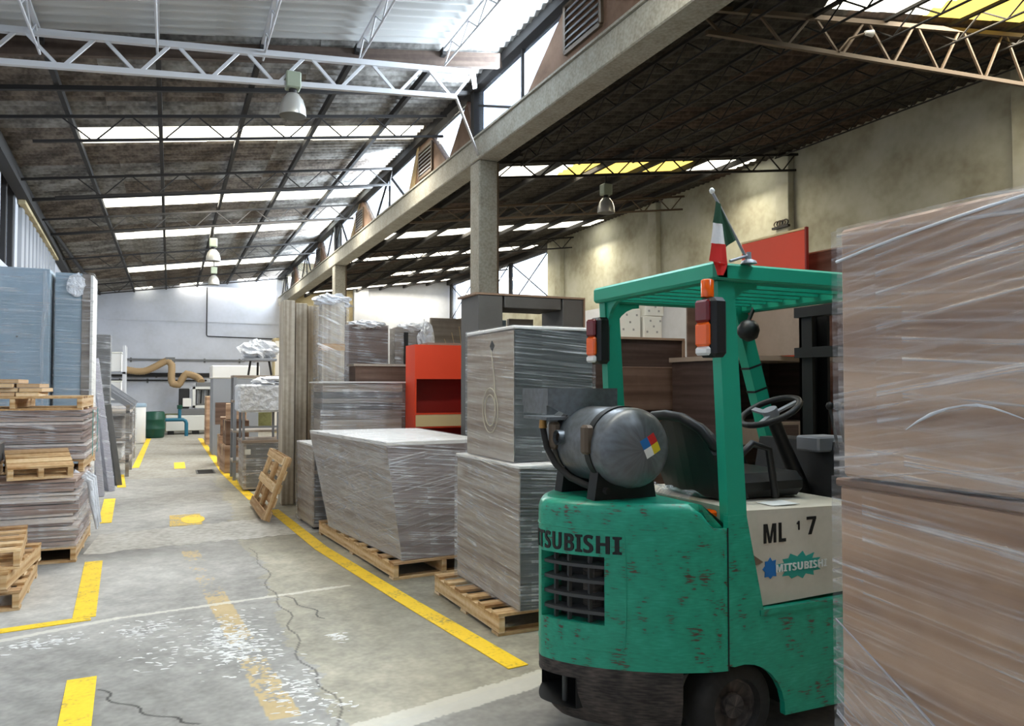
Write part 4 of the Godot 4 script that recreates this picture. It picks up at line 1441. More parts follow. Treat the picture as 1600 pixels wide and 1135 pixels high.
	var ring := []
	for i in 33:
		var an := TAU * i / 32
		ring.append(hub + (fore * cos(an) + across * sin(an)) * 0.155)
	s.tube(ring, 0.016, 8, false)
	var wheel := wpart(F, "steering_wheel", s, M.black_plastic)
	for an in [0.4, 2.5, 4.6]:
		s = Shape.new()
		s.bar(hub - axis * 0.02, hub + (fore * cos(an) + across * sin(an)) * 0.15, 0.03, 0.012, axis)
		wpart(wheel, "spoke", s, M.steel_grey)
	s = Shape.new()
	s.tube([hub - axis * 0.03, hub + axis * 0.012], 0.04, 14)
	wpart(wheel, "hub", s, M.steel_grey)
	s = Shape.new()
	s.tube([hub - axis * 0.02, hub - axis * 0.2, Vector3(3.1, 0.98, FZ), Vector3(3.2, 0.7, FZ)], [0.035, 0.035, 0.045, 0.05], 12)
	wpart(F, "steering_column", s, M.black_plastic)
	s = Shape.new()
	s.hexa([Vector3(3.02, 0.64, FZ + 0.34), Vector3(3.36, 0.64, FZ + 0.34), Vector3(3.36, 0.64, FZ - 0.42), Vector3(3.02, 0.64, FZ - 0.42), Vector3(3.15, 1.28, FZ + 0.3), Vector3(3.36, 1.28, FZ + 0.3), Vector3(3.36, 1.28, FZ - 0.4), Vector3(3.15, 1.28, FZ - 0.4)])
	var dash := wpart(F, "dashboard", s, M.black_paint)
	s = Shape.new()
	s.soft_box(Vector3(3.05, 1.23, FZ - 0.02), Vector3(3.25, 1.31, FZ + 0.14), 0.01, Transform3D(Basis(Vector3.BACK, 0.0), Vector3.ZERO))
	wpart(dash, "gauge_panel", s, M.steel_grey)
	for k in 3:
		s = Shape.new()
		var p := Vector3(3.12, 1.26, FZ + 0.2 + 0.05 * k)
		s.tube([p, p + Vector3(-0.05, 0.2, 0)], 0.008, 6)
		var lever := wpart(dash, "lever", s, M.iron_grey)
		s = Shape.new()
		s.lathe([Vector2(0, -0.022), Vector2(0.015, -0.016), Vector2(0.022, 0), Vector2(0.015, 0.016), Vector2(0, 0.022)], 12, Transform3D(Basis.IDENTITY, p + Vector3(-0.05, 0.21, 0)))
		wpart(lever, "knob", s, M.black_plastic)
	s = Shape.new()
	s.tube([Vector3(2.95, 1.04, FZ - 0.22), Vector3(2.82, 1.27, FZ - 0.22)], 0.01, 8)
	var brake := wpart(F, "brake_lever", s, M.black_plastic)
	s = Shape.new()
	s.tube([Vector3(2.825, 1.262, FZ - 0.22), Vector3(2.8, 1.305, FZ - 0.22)], 0.02, 10)
	wpart(brake, "grip", s, M.decal_white)
	# mast
	for z in [FZ + 0.3, FZ - 0.33]:
		s = Shape.new()
		s.box(Vector3(3.44, 0.1, z - 0.05), Vector3(3.58, 2.02, z - 0.03))
		s.box(Vector3(3.44, 0.1, z - 0.05), Vector3(3.46, 2.02, z + 0.05))
		s.box(Vector3(3.56, 0.1, z - 0.05), Vector3(3.58, 2.02, z + 0.05))
		wpart(F, "mast_rail", s, M.black_paint)
	for y in [0.5, 1.74, 1.98]:
		s = Shape.new()
		s.box(Vector3(3.42, y, FZ - 0.4), Vector3(3.5, y + 0.06, FZ + 0.36))
		wpart(F, "mast_cross_bar", s, M.black_paint)
	s = Shape.new()
	s.tube([Vector3(3.5, 0.3, FZ), Vector3(3.5, 1.9, FZ)], 0.035, 12)
	wpart(F, "lift_cylinder", s, M.iron_grey)
	s = Shape.new()
	s.box(Vector3(3.6, 0.25, FZ - 0.42), Vector3(3.66, 0.75, FZ + 0.42))
	wpart(F, "fork_carriage", s, M.black_paint)
	for z in [FZ - 0.25, FZ + 0.25]:
		s = Shape.new()
		s.box(Vector3(3.66, 0.06, z - 0.05), Vector3(3.7, 0.7, z + 0.05))
		s.box(Vector3(3.66, 0.06, z - 0.05), Vector3(4.6, 0.1, z + 0.05))
		wpart(F, "fork", s, M.black_paint)
	# work lamp under the front rail
	s = Shape.new()
	s.lathe([Vector2(0, -0.065), Vector2(0.035, -0.055), Vector2(0.06, -0.02), Vector2(0.064, 0.01), Vector2(0.05, 0.04), Vector2(0.02, 0.06), Vector2(0, 0.062)], 20, Transform3D(Basis(Vector3.BACK, 0.5), Vector3(3.02, 1.89, FZ - 0.34)))
	var wl := wpart(F, "work_lamp", s, M.black_plastic, "round black work lamp")
	s = Shape.new()
	s.tube([Vector3(3.02, 1.94, FZ - 0.34), Vector3(3.06, 2.02, FZ - 0.34)], 0.012, 8)
	wpart(wl, "bracket", s, M.black_plastic)
	build_tank()
	build_flag()
	# crumpled clear bag left on the counterweight
	s = Shape.new()
	var rows2 := []
	var g2 := RandomNumberGenerator.new()
	g2.seed = 5
	for i in 11:
		var r := []
		for j in 6:
			r.append(Vector3(2.06 + 0.022 * j, 1.073 + (0.03 * sin(PI * j / 5.0)) * (0.6 + g2.randf() * 0.8) + 0.002, FZ + 0.02 + 0.034 * i))
		rows2.append(r)
	for i in 10:
		for j in 5:
			s.quad(rows2[i][j], rows2[i + 1][j], rows2[i + 1][j + 1], rows2[i][j + 1])
	tag(part(self, "plastic_bag", s, M.stretch_film_thick), "crumpled clear plastic left on the forklift behind its seat", "plastic bag")

func build_tank():
	var c := Vector3(1.86, 1.3, FZ)
	var G := thing("gas_tank", "dark grey gas tank strapped crosswise on the forklift's counterweight", "gas tank", Vector3(c.x, 1.07, FZ))
	var t := Transform3D(Basis(Vector3.RIGHT, Vector3(0, 0, 1), Vector3(0, -1, 0)), c)
	var prof := [Vector2(0, -0.36)]
	for i in 7:
		var an := PI / 2 * i / 6.0
		prof.append(Vector2(0.176 * sin(an), -0.27 - 0.09 * cos(an)))
	for i in 9:
		var an := PI / 2 * i / 8.0
		prof.append(Vector2(0.176 * cos(an), 0.24 + 0.1 * sin(an)))
	var s := Shape.new()
	s.lathe(prof, 40, t)
	var body := wpart(G, "tank_body", s, M.tank_grey)
	for z in [0.15, -0.16]:
		s = Shape.new()
		s.lathe([Vector2(0.176, z - 0.022), Vector2(0.182, z - 0.022), Vector2(0.182, z + 0.022), Vector2(0.176, z + 0.022)], 36, t, false)
		var st := wpart(G, "strap", s, M.black_paint)
		s = Shape.new()
		s.soft_box(Vector3(c.x - 0.2, 1.27, FZ + z - 0.03), Vector3(c.x - 0.155, 1.4, FZ + z + 0.03), 0.012)
		wpart(st, "buckle", s, M.steel_brown)
		s = Shape.new()
		s.prism(PackedVector2Array([Vector2(c.x - 0.16, 1.07), Vector2(c.x + 0.16, 1.07), Vector2(c.x + 0.14, 1.2), Vector2(c.x + 0.07, 1.162), Vector2(c.x, 1.15), Vector2(c.x - 0.07, 1.162), Vector2(c.x - 0.14, 1.2)]), 0.07, Transform3D(Basis.IDENTITY, Vector3(0, 0, FZ + z - 0.035)))
		wpart(G, "cradle", s, M.black_paint)
	# valve guard at the far end: a bent plate over the valves
	s = Shape.new()
	s.box(Vector3(c.x - 0.24, 1.41, FZ - 0.38), Vector3(c.x + 0.06, 1.425, FZ - 0.12))
	s.box(Vector3(c.x - 0.24, 1.44, FZ - 0.38), Vector3(c.x - 0.225, 1.56, FZ - 0.12))
	var gp := PackedVector2Array([Vector2(c.x - 0.24, 1.56), Vector2(c.x + 0.14, 1.56), Vector2(c.x + 0.14, 1.42), Vector2(c.x - 0.1, 1.42), Vector2(c.x - 0.24, 1.48)])
	s.prism(gp, 0.012, Transform3D(Basis.IDENTITY, Vector3(0, 0, FZ - 0.12)))
	s.prism(gp, 0.012, Transform3D(Basis.IDENTITY, Vector3(0, 0, FZ - 0.39)))
	wpart(G, "valve_guard", s, M.tank_grey)
	s = Shape.new()
	s.tube([Vector3(c.x - 0.12, 1.33, FZ - 0.1), Vector3(c.x - 0.2, 1.33, FZ - 0.1)], 0.035, 16, false)
	s.tube([Vector3(c.x - 0.2, 1.33, FZ - 0.1), Vector3(c.x - 0.19, 1.33, FZ - 0.1)], [0.035, 0.024], 16, false)
	s.tube([Vector3(c.x - 0.15, 1.33, FZ - 0.1), Vector3(c.x - 0.152, 1.33, FZ - 0.1)], 0.03, 16)
	wpart(G, "gauge_socket", s, M.tank_grey)
	s = Shape.new()
	s.tube([Vector3(c.x - 0.22, 1.42, FZ - 0.2), Vector3(c.x - 0.22, 1.37, FZ - 0.2)], [0.016, 0.02], 10)
	wpart(G, "valve", s, M.brass, "brass valve")
	s = Shape.new()
	s.tube([Vector3(c.x - 0.22, 1.37, FZ - 0.2), Vector3(c.x - 0.21, 1.28, FZ - 0.18), Vector3(c.x - 0.19, 1.2, FZ - 0.12), Vector3(c.x - 0.17, 1.15, FZ - 0.02), Vector3(c.x - 0.14, 1.125, FZ + 0.08), Vector3(c.x - 0.1, 1.11, FZ + 0.2)], 0.015, 10)
	wpart(G, "hose", s, M.rubber)
	# hazard label on the near dome, turned like a diamond
	var q := Shape.new()
	var cols := ["decal_blue", "decal_red", "decal_white", "decal_yellow"]
	var mid := c + Vector3(0.03, 0.015, 0)
	for k in 4:
		q = Shape.new()
		var ax := Vector2(cos(0.45), sin(0.45))
		var ay := Vector2(-ax.y, ax.x)
		var o2: Vector2 = ax * [-1, 0, -1, 0][k] * 0.042 + ay * [0, 0, -1, -1][k] * 0.042
		var n := 3
		for i in n:
			for j in n:
				var pts := []
				for e in [[0, 0], [1, 0], [1, 1], [0, 1]]:
					var p2: Vector2 = o2 + ax * 0.042 * (i + e[0]) / n + ay * 0.042 * (j + e[1]) / n
					var px := mid.x - c.x + p2.x
					var py := mid.y - c.y + p2.y
					var rr := minf(sqrt(px * px + py * py) / 0.176, 0.999)
					pts.append(Vector3(c.x + px, c.y + py, FZ + 0.24 + 0.1 * sqrt(1 - rr * rr) + 0.0015))
				q.quad(pts[0], pts[1], pts[2], pts[3])
		wpart(body, "hazard_label", q, M[cols[k]], ["blue", "red", "white", "yellow"][k] + " field of the hazard diamond")

func cloth(p: Array, nx: int, ny: int, amp: float, seed_: float) -> Shape:
	# a hanging piece of cloth between four corners: top left, top right, bottom right, bottom left
	var s := Shape.new()
	var g := []
	for j in ny + 1:
		var r := []
		for i in nx + 1:
			var u := float(i) / nx
			var w := float(j) / ny
			var q: Vector3 = p[0].lerp(p[1], u).lerp(p[3].lerp(p[2], u), w)
			q.z += amp * sin(u * 7.0 + seed_ + w * 2.0) * (0.3 + 0.7 * w)
			r.append(q)
		g.append(r)
	for j in ny:
		for i in nx:
			s.quad(g[j + 1][i], g[j + 1][i + 1], g[j][i + 1], g[j][i])
			var b := Vector3(0, 0, -0.0015)
			s.quad(g[j][i] + b, g[j][i + 1] + b, g[j + 1][i + 1] + b, g[j + 1][i] + b)
	return s

func build_flag():
	var z := FZ + 0.53
	var G := thing("small_flag", "small green, white and red flag on a pole clipped to the forklift", "flag", Vector3(2.26, 2.1, z))
	var s := Shape.new()
	s.tube([Vector3(2.265, 2.1, z), Vector3(2.075, 2.385, z)], 0.006, 8)
	wpart(G, "pole", s, M.steel_grey)
	s = Shape.new()
	s.lathe([Vector2(0, 0), Vector2(0.035, 0.0), Vector2(0.03, 0.012), Vector2(0.012, 0.02), Vector2(0.01, 0.05), Vector2(0, 0.052)], 16, Transform3D(Basis.IDENTITY, Vector3(2.265, 2.096, z)))
	wpart(G, "suction_foot", s, M.steel_grey)
	s = Shape.new()
	s.tube([Vector3(2.255, 2.13, z), Vector3(2.16, 2.1, z + 0.005)], 0.007, 6)
	wpart(G, "clip", s, M.steel_grey)
	s = Shape.new()
	s.lathe([Vector2(0, -0.012), Vector2(0.01, -0.006), Vector2(0.012, 0.004), Vector2(0.006, 0.012), Vector2(0, 0.016)], 12, Transform3D(Basis.IDENTITY, Vector3(2.072, 2.39, z)))
	wpart(G, "finial", s, M.decal_white)
	var f := z + 0.012
	s = cloth([Vector3(2.09, 2.345, f), Vector3(2.1, 2.335, f), Vector3(2.185, 2.19, f), Vector3(2.13, 2.155, f)], 5, 8, 0.004, 0.3)
	wpart(G, "green_stripe", s, M.flag_green, "dark green cloth along the pole")
	s = cloth([Vector3(2.078, 2.345, f + 0.006), Vector3(2.103, 2.335, f + 0.006), Vector3(2.103, 2.25, f + 0.01), Vector3(2.058, 2.252, f + 0.01)], 5, 6, 0.004, 1.3)
	wpart(G, "green_stripe", s, M.flag_green)
	s = cloth([Vector3(2.058, 2.252, f + 0.01), Vector3(2.106, 2.25, f + 0.01), Vector3(2.122, 2.165, f + 0.012), Vector3(2.048, 2.165, f + 0.012)], 6, 6, 0.006, 2.0)
	wpart(G, "white_stripe", s, M.flag_white, "white cloth")
	s = cloth([Vector3(2.048, 2.165, f + 0.012), Vector3(2.122, 2.165, f + 0.012), Vector3(2.135, 2.08, f + 0.014), Vector3(2.04, 2.092, f + 0.014)], 6, 6, 0.007, 2.6)
	wpart(G, "red_stripe", s, M.flag_red, "red cloth")
	s = cloth([Vector3(2.06, 2.092, f + 0.006), Vector3(2.135, 2.085, f + 0.006), Vector3(2.115, 2.035, f + 0.006), Vector3(2.08, 2.035, f + 0.006)], 5, 4, 0.006, 0.6)
	wpart(G, "red_stripe", s, M.flag_red)

# ---------------------------------------------------------------- goods
func pallet(label: String, at: Vector3, wx: float, lz: float, turn := 0.0, boards := 7, group := "", tilt := Vector3.ZERO, h := 0.14) -> Node3D:
	# stringers along z, deck boards along x
	var o := thing("wooden_pallet", label, "pallet", at, turn, group)
	o.rotation_degrees.x = tilt.x
	o.rotation_degrees.z = tilt.z
	var m := [M.pine_a, M.pine_b, M.pine_a, M.pine_c]
	for k in 3:
		var x := lerpf(-wx / 2 + 0.025, wx / 2 - 0.025, k / 2.0)
		var s := Shape.new()
		s.soft_box(Vector3(x - 0.022, 0.018, -lz / 2), Vector3(x + 0.022, h - 0.02, lz / 2), 0.004)
		part(o, "stringer", s, M.pine_b if k else M.pine_a)
	for k in boards:
		var z := lerpf(-lz / 2 + 0.055, lz / 2 - 0.055, k / float(boards - 1))
		var s := Shape.new()
		s.bar(Vector3(-wx / 2, h - 0.0095, z), Vector3(wx / 2, h - 0.0095, z), 0.1 + rng.randf() * 0.015, 0.019)
		part(o, "deck_board", s, m[rng.randi() % 4])
	for k in 3:
		var z := lerpf(-lz / 2 + 0.055, lz / 2 - 0.055, k / 2.0)
		var s := Shape.new()
		s.bar(Vector3(-wx / 2, 0.009, z), Vector3(wx / 2, 0.009, z), 0.1, 0.018)
		part(o, "bottom_board", s, m[rng.randi() % 4])
	return o

# stretch film round a hexahedron (the same eight corners), a few millimetres off it
func film_shell(p: Array, off := 0.006, slope := 0.07, top := true, lo := 0.0, hi := 1.0, seed_ := 0.0) -> Shape:
	var c := Vector3.ZERO
	for q in p:
		c += q / 8.0
	var w := []
	for q in p:
		var d: Vector3 = q - c
		w.append(q + Vector3(signf(d.x) * off, (off if d.y > 0 else -off * 0.2), signf(d.z) * off))
	var s := Shape.new()
	var run := seed_
	for i in 4:
		var j := (i + 1) % 4
		var a: Vector3 = w[i].lerp(w[4 + i], lo)
		var b: Vector3 = w[j].lerp(w[4 + j], lo)
		var d: Vector3 = w[i].lerp(w[4 + i], hi)
		var e: Vector3 = w[j].lerp(w[4 + j], hi)
		var l := a.distance_to(b)
		var h := a.distance_to(d)
		# a few columns so that the film bellies out a little between the edges
		var n := 6
		var nh := 5
		var m := (b - a).cross(d - a).normalized()
		for x in n:
			for y in nh:
				var pts := []
				var uv := []
				for k in [[0, 0], [1, 0], [1, 1], [0, 1]]:
					var u := float(x + k[0]) / n
					var v := float(y + k[1]) / nh
					var q: Vector3 = a.lerp(b, u).lerp(d.lerp(e, u), v)
					q += m * 0.002 * sin(PI * u) * (1.0 + sin(v * 23.0 + u * 9.0 + seed_))
					pts.append(q)
					uv.append(Vector2(run + l * u, -(h * v + slope * (run + l * u))))
				s.quad_uv(pts[0], pts[1], pts[2], pts[3], uv[0], uv[1], uv[2], uv[3])
		run += l
	if top and hi >= 1.0:
		s.quad(w[4], w[5], w[6], w[7])
	return s

func corners(lo: Vector3, hi: Vector3) -> Array:
	return [Vector3(lo.x, lo.y, hi.z), Vector3(hi.x, lo.y, hi.z), Vector3(hi.x, lo.y, lo.z), Vector3(lo.x, lo.y, lo.z), Vector3(lo.x, hi.y, hi.z), Vector3(hi.x, hi.y, hi.z), Vector3(hi.x, hi.y, lo.z), Vector3(lo.x, hi.y, lo.z)]

func film(o: Node3D, p: Array, thick := false, slope := 0.07, top := true, lo := 0.0, hi := 1.0) -> MeshInstance3D:
	return part(o, "stretch_film", film_shell(p, 0.006, slope, top, lo, hi, fposmod(o.position.x * 1.7 + o.position.z * 0.9, 5.0)), M.stretch_film_thick if thick else M.stretch_film, "clear stretch film")

# a closed box wrapped in film; size in metres, base at "at", the corner towards the aisle and the camera at (-x, +z)
func wrapped_box(called: String, label: String, category: String, at: Vector3, size: Vector3, turn: float, m: Material, thick := false, lid: Material = null, end: Material = null) -> Node3D:
	var o := thing(called, label, category, at, turn)
	var lo := Vector3(-size.x / 2, 0, -size.z / 2)
	var hi := Vector3(size.x / 2, size.y, size.z / 2)
	var s := Shape.new()
	s.soft_box(lo, hi - Vector3(0, 0.02 if lid else 0.0, 0), 0.008)
	part(o, "body", s, m)
	if end:  # near face in a darker material that paints in its shade
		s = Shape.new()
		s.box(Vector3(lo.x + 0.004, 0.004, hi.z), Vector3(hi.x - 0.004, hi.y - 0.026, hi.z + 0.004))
		part(o, "shaded_end", s, end)
	if lid:
		s = Shape.new()
		s.soft_box(Vector3(lo.x - 0.008, hi.y - 0.022, lo.z - 0.008), Vector3(hi.x + 0.008, hi.y, hi.z + 0.008), 0.005)
		part(o, "lid", s, lid)
		lo -= Vector3(0.008, 0, 0.008); hi += Vector3(0.008, 0, 0.008)
	film(o, corners(lo, hi), thick)
	return o

func build_carton_stack():
	# right foreground: two tall wrapped cartons, one on the other
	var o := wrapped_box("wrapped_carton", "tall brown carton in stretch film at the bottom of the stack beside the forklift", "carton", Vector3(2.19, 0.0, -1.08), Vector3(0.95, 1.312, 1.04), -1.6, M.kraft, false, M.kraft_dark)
	var s := Shape.new()
	# a pulled band of film running down across the side
	for k in 2:
		var y0 := [0.92, 0.66][k] as float
		s = Shape.new()
		var pts := []
		for i in 13:
			var f := i / 12.0
			pts.append(Vector3(-0.494, y0 - 0.55 * f - 0.1 * f * f, -0.52 + 1.04 * f))
		s.tube(pts, 0.002, 6)
		part(o, "film_fold", s, M.lilac_film)
	s = Shape.new()
	for i in 10:
		var f := i / 10.0
		var f2 := (i + 1) / 10.0
		var a := Vector3(-0.4935, 0.92 - 0.55 * f - 0.1 * f * f, -0.52 + 1.04 * f)
		var b := Vector3(-0.4935, 0.92 - 0.55 * f2 - 0.1 * f2 * f2, -0.52 + 1.04 * f2)
		s.quad_uv(a - Vector3(0, 0.26, 0), b - Vector3(0, 0.26, 0), b, a, Vector2(f, 0.4), Vector2(f2, 0.4), Vector2(f2, 0.1), Vector2(f, 0.1))
	part(o, "film_band", s, M.stretch_film_thick)
	o = wrapped_box("wrapped_carton", "brown carton in stretch film on top of the stack beside the forklift", "carton", Vector3(2.19, 1.32, -1.08), Vector3(0.93, 0.69, 1.03), 0.6, M.kraft)
	film(o, corners(Vector3(-0.475, 0.0, -0.525), Vector3(0.475, 0.68, 0.525)), false, -0.16, false)
	# torn film: a few twisted strands
	for k in [[0.24, 0.12, 0.05], [0.14, -0.25, -0.02]]:
		s = Shape.new()
		var pts := []
		for i in 9:
			var f := i / 8.0
			pts.append(Vector3(-0.482 - 0.006 * sin(f * 9.0), k[0] + 0.05 * sin(f * 3.0) + 0.03 * f, k[1] + 0.3 * f - 0.05))
		s.tube(pts, [0.001, 0.003, 0.005, 0.003, 0.002, 0.004, 0.003, 0.002, 0.001], 6)
		part(o, "torn_film", s, M.white_plastic)
	s = Shape.new()
	var edge := []
	for i in 12:
		var f := i / 11.0
		edge.append(Vector3(-0.474, 0.6 + 0.09 * (1.0 - pow(1.0 - f, 2.0)), -0.52 + 0.95 * f))
	s.tube(edge, 0.004, 6)
	part(o, "film_fold", s, M.white_plastic)

func build_right_row():
	# pallet with two stacked wrapped boxes
	var P := pallet("new pine pallet under the two stacked wrapped grey boxes", Vector3(2.37, 0, -5.07), 0.98, 1.16, 2.0, 6)
	wrapped_box("wrapped_box", "wrapped grey-brown box on a pallet, lower of the two behind the forklift", "box", Vector3(2.42, 0.1445, -5.0), Vector3(0.8, 0.92, 1.06), 2.0, M.grey_oak, true, M.white_edge, M.shaded_slate)
	var up := wrapped_box("wrapped_box", "wrapped grey box with shade painted on its sides, upper of the two behind the forklift", "box", Vector3(2.36, 1.072, -5.02), Vector3(0.6, 0.9, 0.82), 1.0, M.shaded_slate, false, M.white_edge)
	var s := Shape.new()
	s.box(Vector3(-0.304, 0.0, -0.41), Vector3(-0.3, 0.87, 0.41))
	part(up, "lit_face", s, M.grey_oak)  # paler sheet paints the light on the aisle face, the dark body the shade
	s = Shape.new()
	s.prism(PackedVector2Array([Vector2(0.02, 0.78), Vector2(0.06, 0.74), Vector2(0.1, 0.78), Vector2(0.06, 0.82)]), 0.003, Transform3D(Basis(Vector3(0, 0, 1), Vector3.UP, Vector3(-1, 0, 0)), Vector3(-0.304, 0, 0.0)))
	part(up, "cable_hole", s, M.black_paint)
	for r in [0.13, 0.09]:
		s = Shape.new()
		var ring := []
		for i in 25:
			var a := TAU * i / 24
			ring.append(Vector3(-0.316, 0.33 + r * 1.2 * sin(a), 0.05 + r * cos(a)))
		s.tube(ring, 0.004, 6, false)
		part(up, "coiled_cord", s, M.rope)
	s = Shape.new()
	s.tube([Vector3(-0.314, 0.33, 0.13), Vector3(-0.314, 0.55, 0.12), Vector3(-0.314, 0.75, 0.06)], 0.004, 6)
	part(up, "coiled_cord", s, M.rope)
	# the wrapped reception counter on a long pallet
	pallet("long pine pallet under the wrapped slanted counter", Vector3(2.02, 0, -7.28), 0.9, 2.28, 5.0, 9)
	var c := thing("wrapped_counter", "large wrapped grey-brown counter with slanted ends on a long pallet", "counter", Vector3(2.1, 0.141, -7.2))
	var p := [Vector3(1.755, 0.146, -6.15), Vector3(2.45, 0.146, -6.2), Vector3(2.3, 0.146, -8.2), Vector3(1.5, 0.146, -7.95), Vector3(1.7, 1.06, -6.45), Vector3(2.62, 1.06, -6.75), Vector3(2.6, 1.06, -8.5), Vector3(1.54, 1.06, -8.55)]
	# the aisle face and the near face are flat
	var n1: Vector3 = (p[3] - p[0]).cross(p[4] - p[0])
	p[7].x = p[0].x - (n1.y * (p[7].y - p[0].y) + n1.z * (p[7].z - p[0].z)) / n1.x
	var n2: Vector3 = (p[1] - p[0]).cross(p[4] - p[0])
	p[5].z = p[0].z - (n2.x * (p[5].x - p[0].x) + n2.y * (p[5].y - p[0].y)) / n2.z
	for i in 8:
		p[i] -= c.position
	s = Shape.new()
	s.hexa(p)
	part(c, "body", s, M.grey_oak)
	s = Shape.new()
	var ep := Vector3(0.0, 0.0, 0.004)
	s.quad(p[0] + ep, p[1] + ep, p[5] + ep, p[4] + ep)  # thin face over the body, coloured to carry the near side's shade
	part(c, "shaded_end", s, M.shaded_mauve, "end face painted brown for its shade")
	var rim := []
	for i in 4:
		rim.append(p[4 + i] + Vector3(0, 0.001, 0))
	for i in 4:
		rim.append(p[4 + i] + Vector3(0, 0.03, 0))
	s = Shape.new()
	s.hexa(rim)
	part(c, "counter_top", s, M.white_edge)
	film(c, [p[0], p[1], p[2], p[3], rim[4], rim[5], rim[6], rim[7]], true, 0.12)
	film(c, [p[0] + Vector3(-0.004, 0, 0.004), p[1] + Vector3(0.004, 0, 0.004), p[2], p[3], rim[4] + Vector3(-0.004, 0, 0.004), rim[5] + Vector3(0.004, 0, 0.004), rim[6], rim[7]], false, -0.25, false, 0.0, 0.9)
	# open grey frame behind them
	var f := thing("open_cabinet", "tall open dark grey cabinet frame standing before the concrete column", "cabinet", Vector3(3.36, 0, -7.3))
	for q in [[-0.58, 0, -0.32, 2.48], [0.36, 0, 0.6, 2.48]]:
		s = Shape.new()
		s.soft_box(Vector3(q[0], q[1], -0.25), Vector3(q[2], q[3], 0.25), 0.006)
		part(f, "side_panel", s, M.dark_grey_board)
	s = Shape.new()
	s.soft_box(Vector3(-0.3, 2.36, -0.25), Vector3(0.34, 2.48, 0.25), 0.006)
	part(f, "top_rail", s, M.dark_grey_board)
	s = Shape.new()
	s.box(Vector3(-0.62, 2.481, -0.26), Vector3(0.62, 2.5, 0.26))
	part(f, "top_edge", s, M.wenge_edge)
	s = Shape.new()
	s.box(Vector3(0.604, 0, -0.25), Vector3(0.62, 2.48, 0.26))
	part(f, "side_edge", s, M.wenge_edge)
	for k in 2:
		s = Shape.new()
		s.soft_box(Vector3(-0.27 + 0.33 * k, 0.001, -0.42), Vector3(0.03 + 0.33 * k, 2.3 + 0.02 * k, -0.36), 0.004)
		var b := thing("grey_board", ["pale blue-grey panel seen through the open dark frame", "pale grey panel with a wooden edge behind the open frame"][k], "panel", Vector3(3.36, 0, -7.4))
		part(b, "board", s, M.blue_grey_board if k == 0 else M.grey_board)
	# red cabinet
	var r := thing("red_cabinet", "bright red open cabinet with a cream drawer band", "cabinet", Vector3(3.1, 0, -9.0))
	for x in [-0.38, 0.36]:
		s = Shape.new()
		s.box(Vector3(x, 0, -0.4), Vector3(x + 0.02, 2.08, 0.0))
		part(r, "side_panel", s, M.red_board)
	s = Shape.new()
	s.box(Vector3(-0.36, 0, -0.4), Vector3(0.36, 2.06, -0.38))
	part(r, "back_panel", s, M.deep_red_board)
	for y in [0.02, 0.5, 1.06, 2.06]:
		s = Shape.new()
		s.box(Vector3(-0.36, y, -0.38), Vector3(0.36, y + 0.02, 0.0))
		part(r, "shelf", s, M.red_board)
	s = Shape.new()
	s.box(Vector3(-0.36, 1.66, -0.02), Vector3(0.36, 2.06, 0.0))
	part(r, "flap", s, M.red_board)
	s = Shape.new()
	s.box(Vector3(-0.37, 1.08, -0.3), Vector3(0.37, 1.22, 0.012))
	part(r, "drawer", s, M.cream_board, "cream drawer front")
	s = Shape.new()
	s.box(Vector3(-0.38, 1.225, -0.02), Vector3(0.38, 1.245, 0.014))
	part(r, "trim_strip", s, M.red_board)
	s = Shape.new()
	s.box(Vector3(-0.2, 2.082, -0.4), Vector3(0.3, 2.11, -0.05))
	part(r, "loose_top", s, M.taupe_board)
	# stack of wrapped boards beyond the counter
	var st := thing("wrapped_board_stack", "wrapped stack of grey boards and drawers beyond the slanted counter", "stack", Vector3(2.2, 0, -9.72))
	var y := 0.0
	var hs := [0.16, 0.2, 0.18, 0.14, 0.12, 0.1, 0.1, 0.16, 0.12, 0.08, 0.06, 0.08, 0.1]
	var ms := [M.grey_board, M.dark_grey_board, M.grey_oak, M.grey_board, M.dark_grey_board]
	for i in hs.size():
		s = Shape.new()
		var j := rng.randf() * 0.03
		s.box(Vector3(-0.52 + j, y + 0.003, -0.35), Vector3(0.5 - j, y + hs[i], 0.3 - j))
		part(st, "board", s, ms[i % 5])
		y += hs[i]
	film(st, corners(Vector3(-0.53, 0.3, -0.36), Vector3(0.51, y + 0.01, 0.31)), true, 0.03)
	s = Shape.new()
	s.box(Vector3(-0.56, y + 0.012, -0.37), Vector3(0.52, y + 0.03, 0.33))
	part(st, "cover_sheet", s, M.white_edge)
	# cabinet behind the leaning pallet
	var k1 := wrapped_box("wrapped_cabinet", "low grey cabinet in loose film beside the slanted counter", "cabinet", Vector3(1.62, 0.03, -8.98), Vector3(0.4, 0.9, 0.78), 4.0, M.grey_oak, true, M.white_edge)
	for q in 3:
		s = Shape.new()
		s.box(Vector3(-0.19, 0.04 + 0.29 * q, 0.391), Vector3(0.19, 0.29 + 0.29 * q, 0.398))
		part(k1, "drawer", s, M.dark_grey_board)
	for q in [[-0.15, -0.3], [0.15, -0.3], [-0.15, 0.3], [0.15, 0.3]]:
		s = Shape.new()
		s.box(Vector3(q[0] - 0.03, -0.03, q[1] - 0.03), Vector3(q[0] + 0.03, 0.0, q[1] + 0.03))
		part(k1, "foot", s, M.black_paint)
	# tall boards and the film-draped pack
	var tb := ["tall pale grey wood board standing at the aisle", "tall grey wood board with a worn patch, second of the row", "tall narrow grey wood board behind the two at the aisle"]
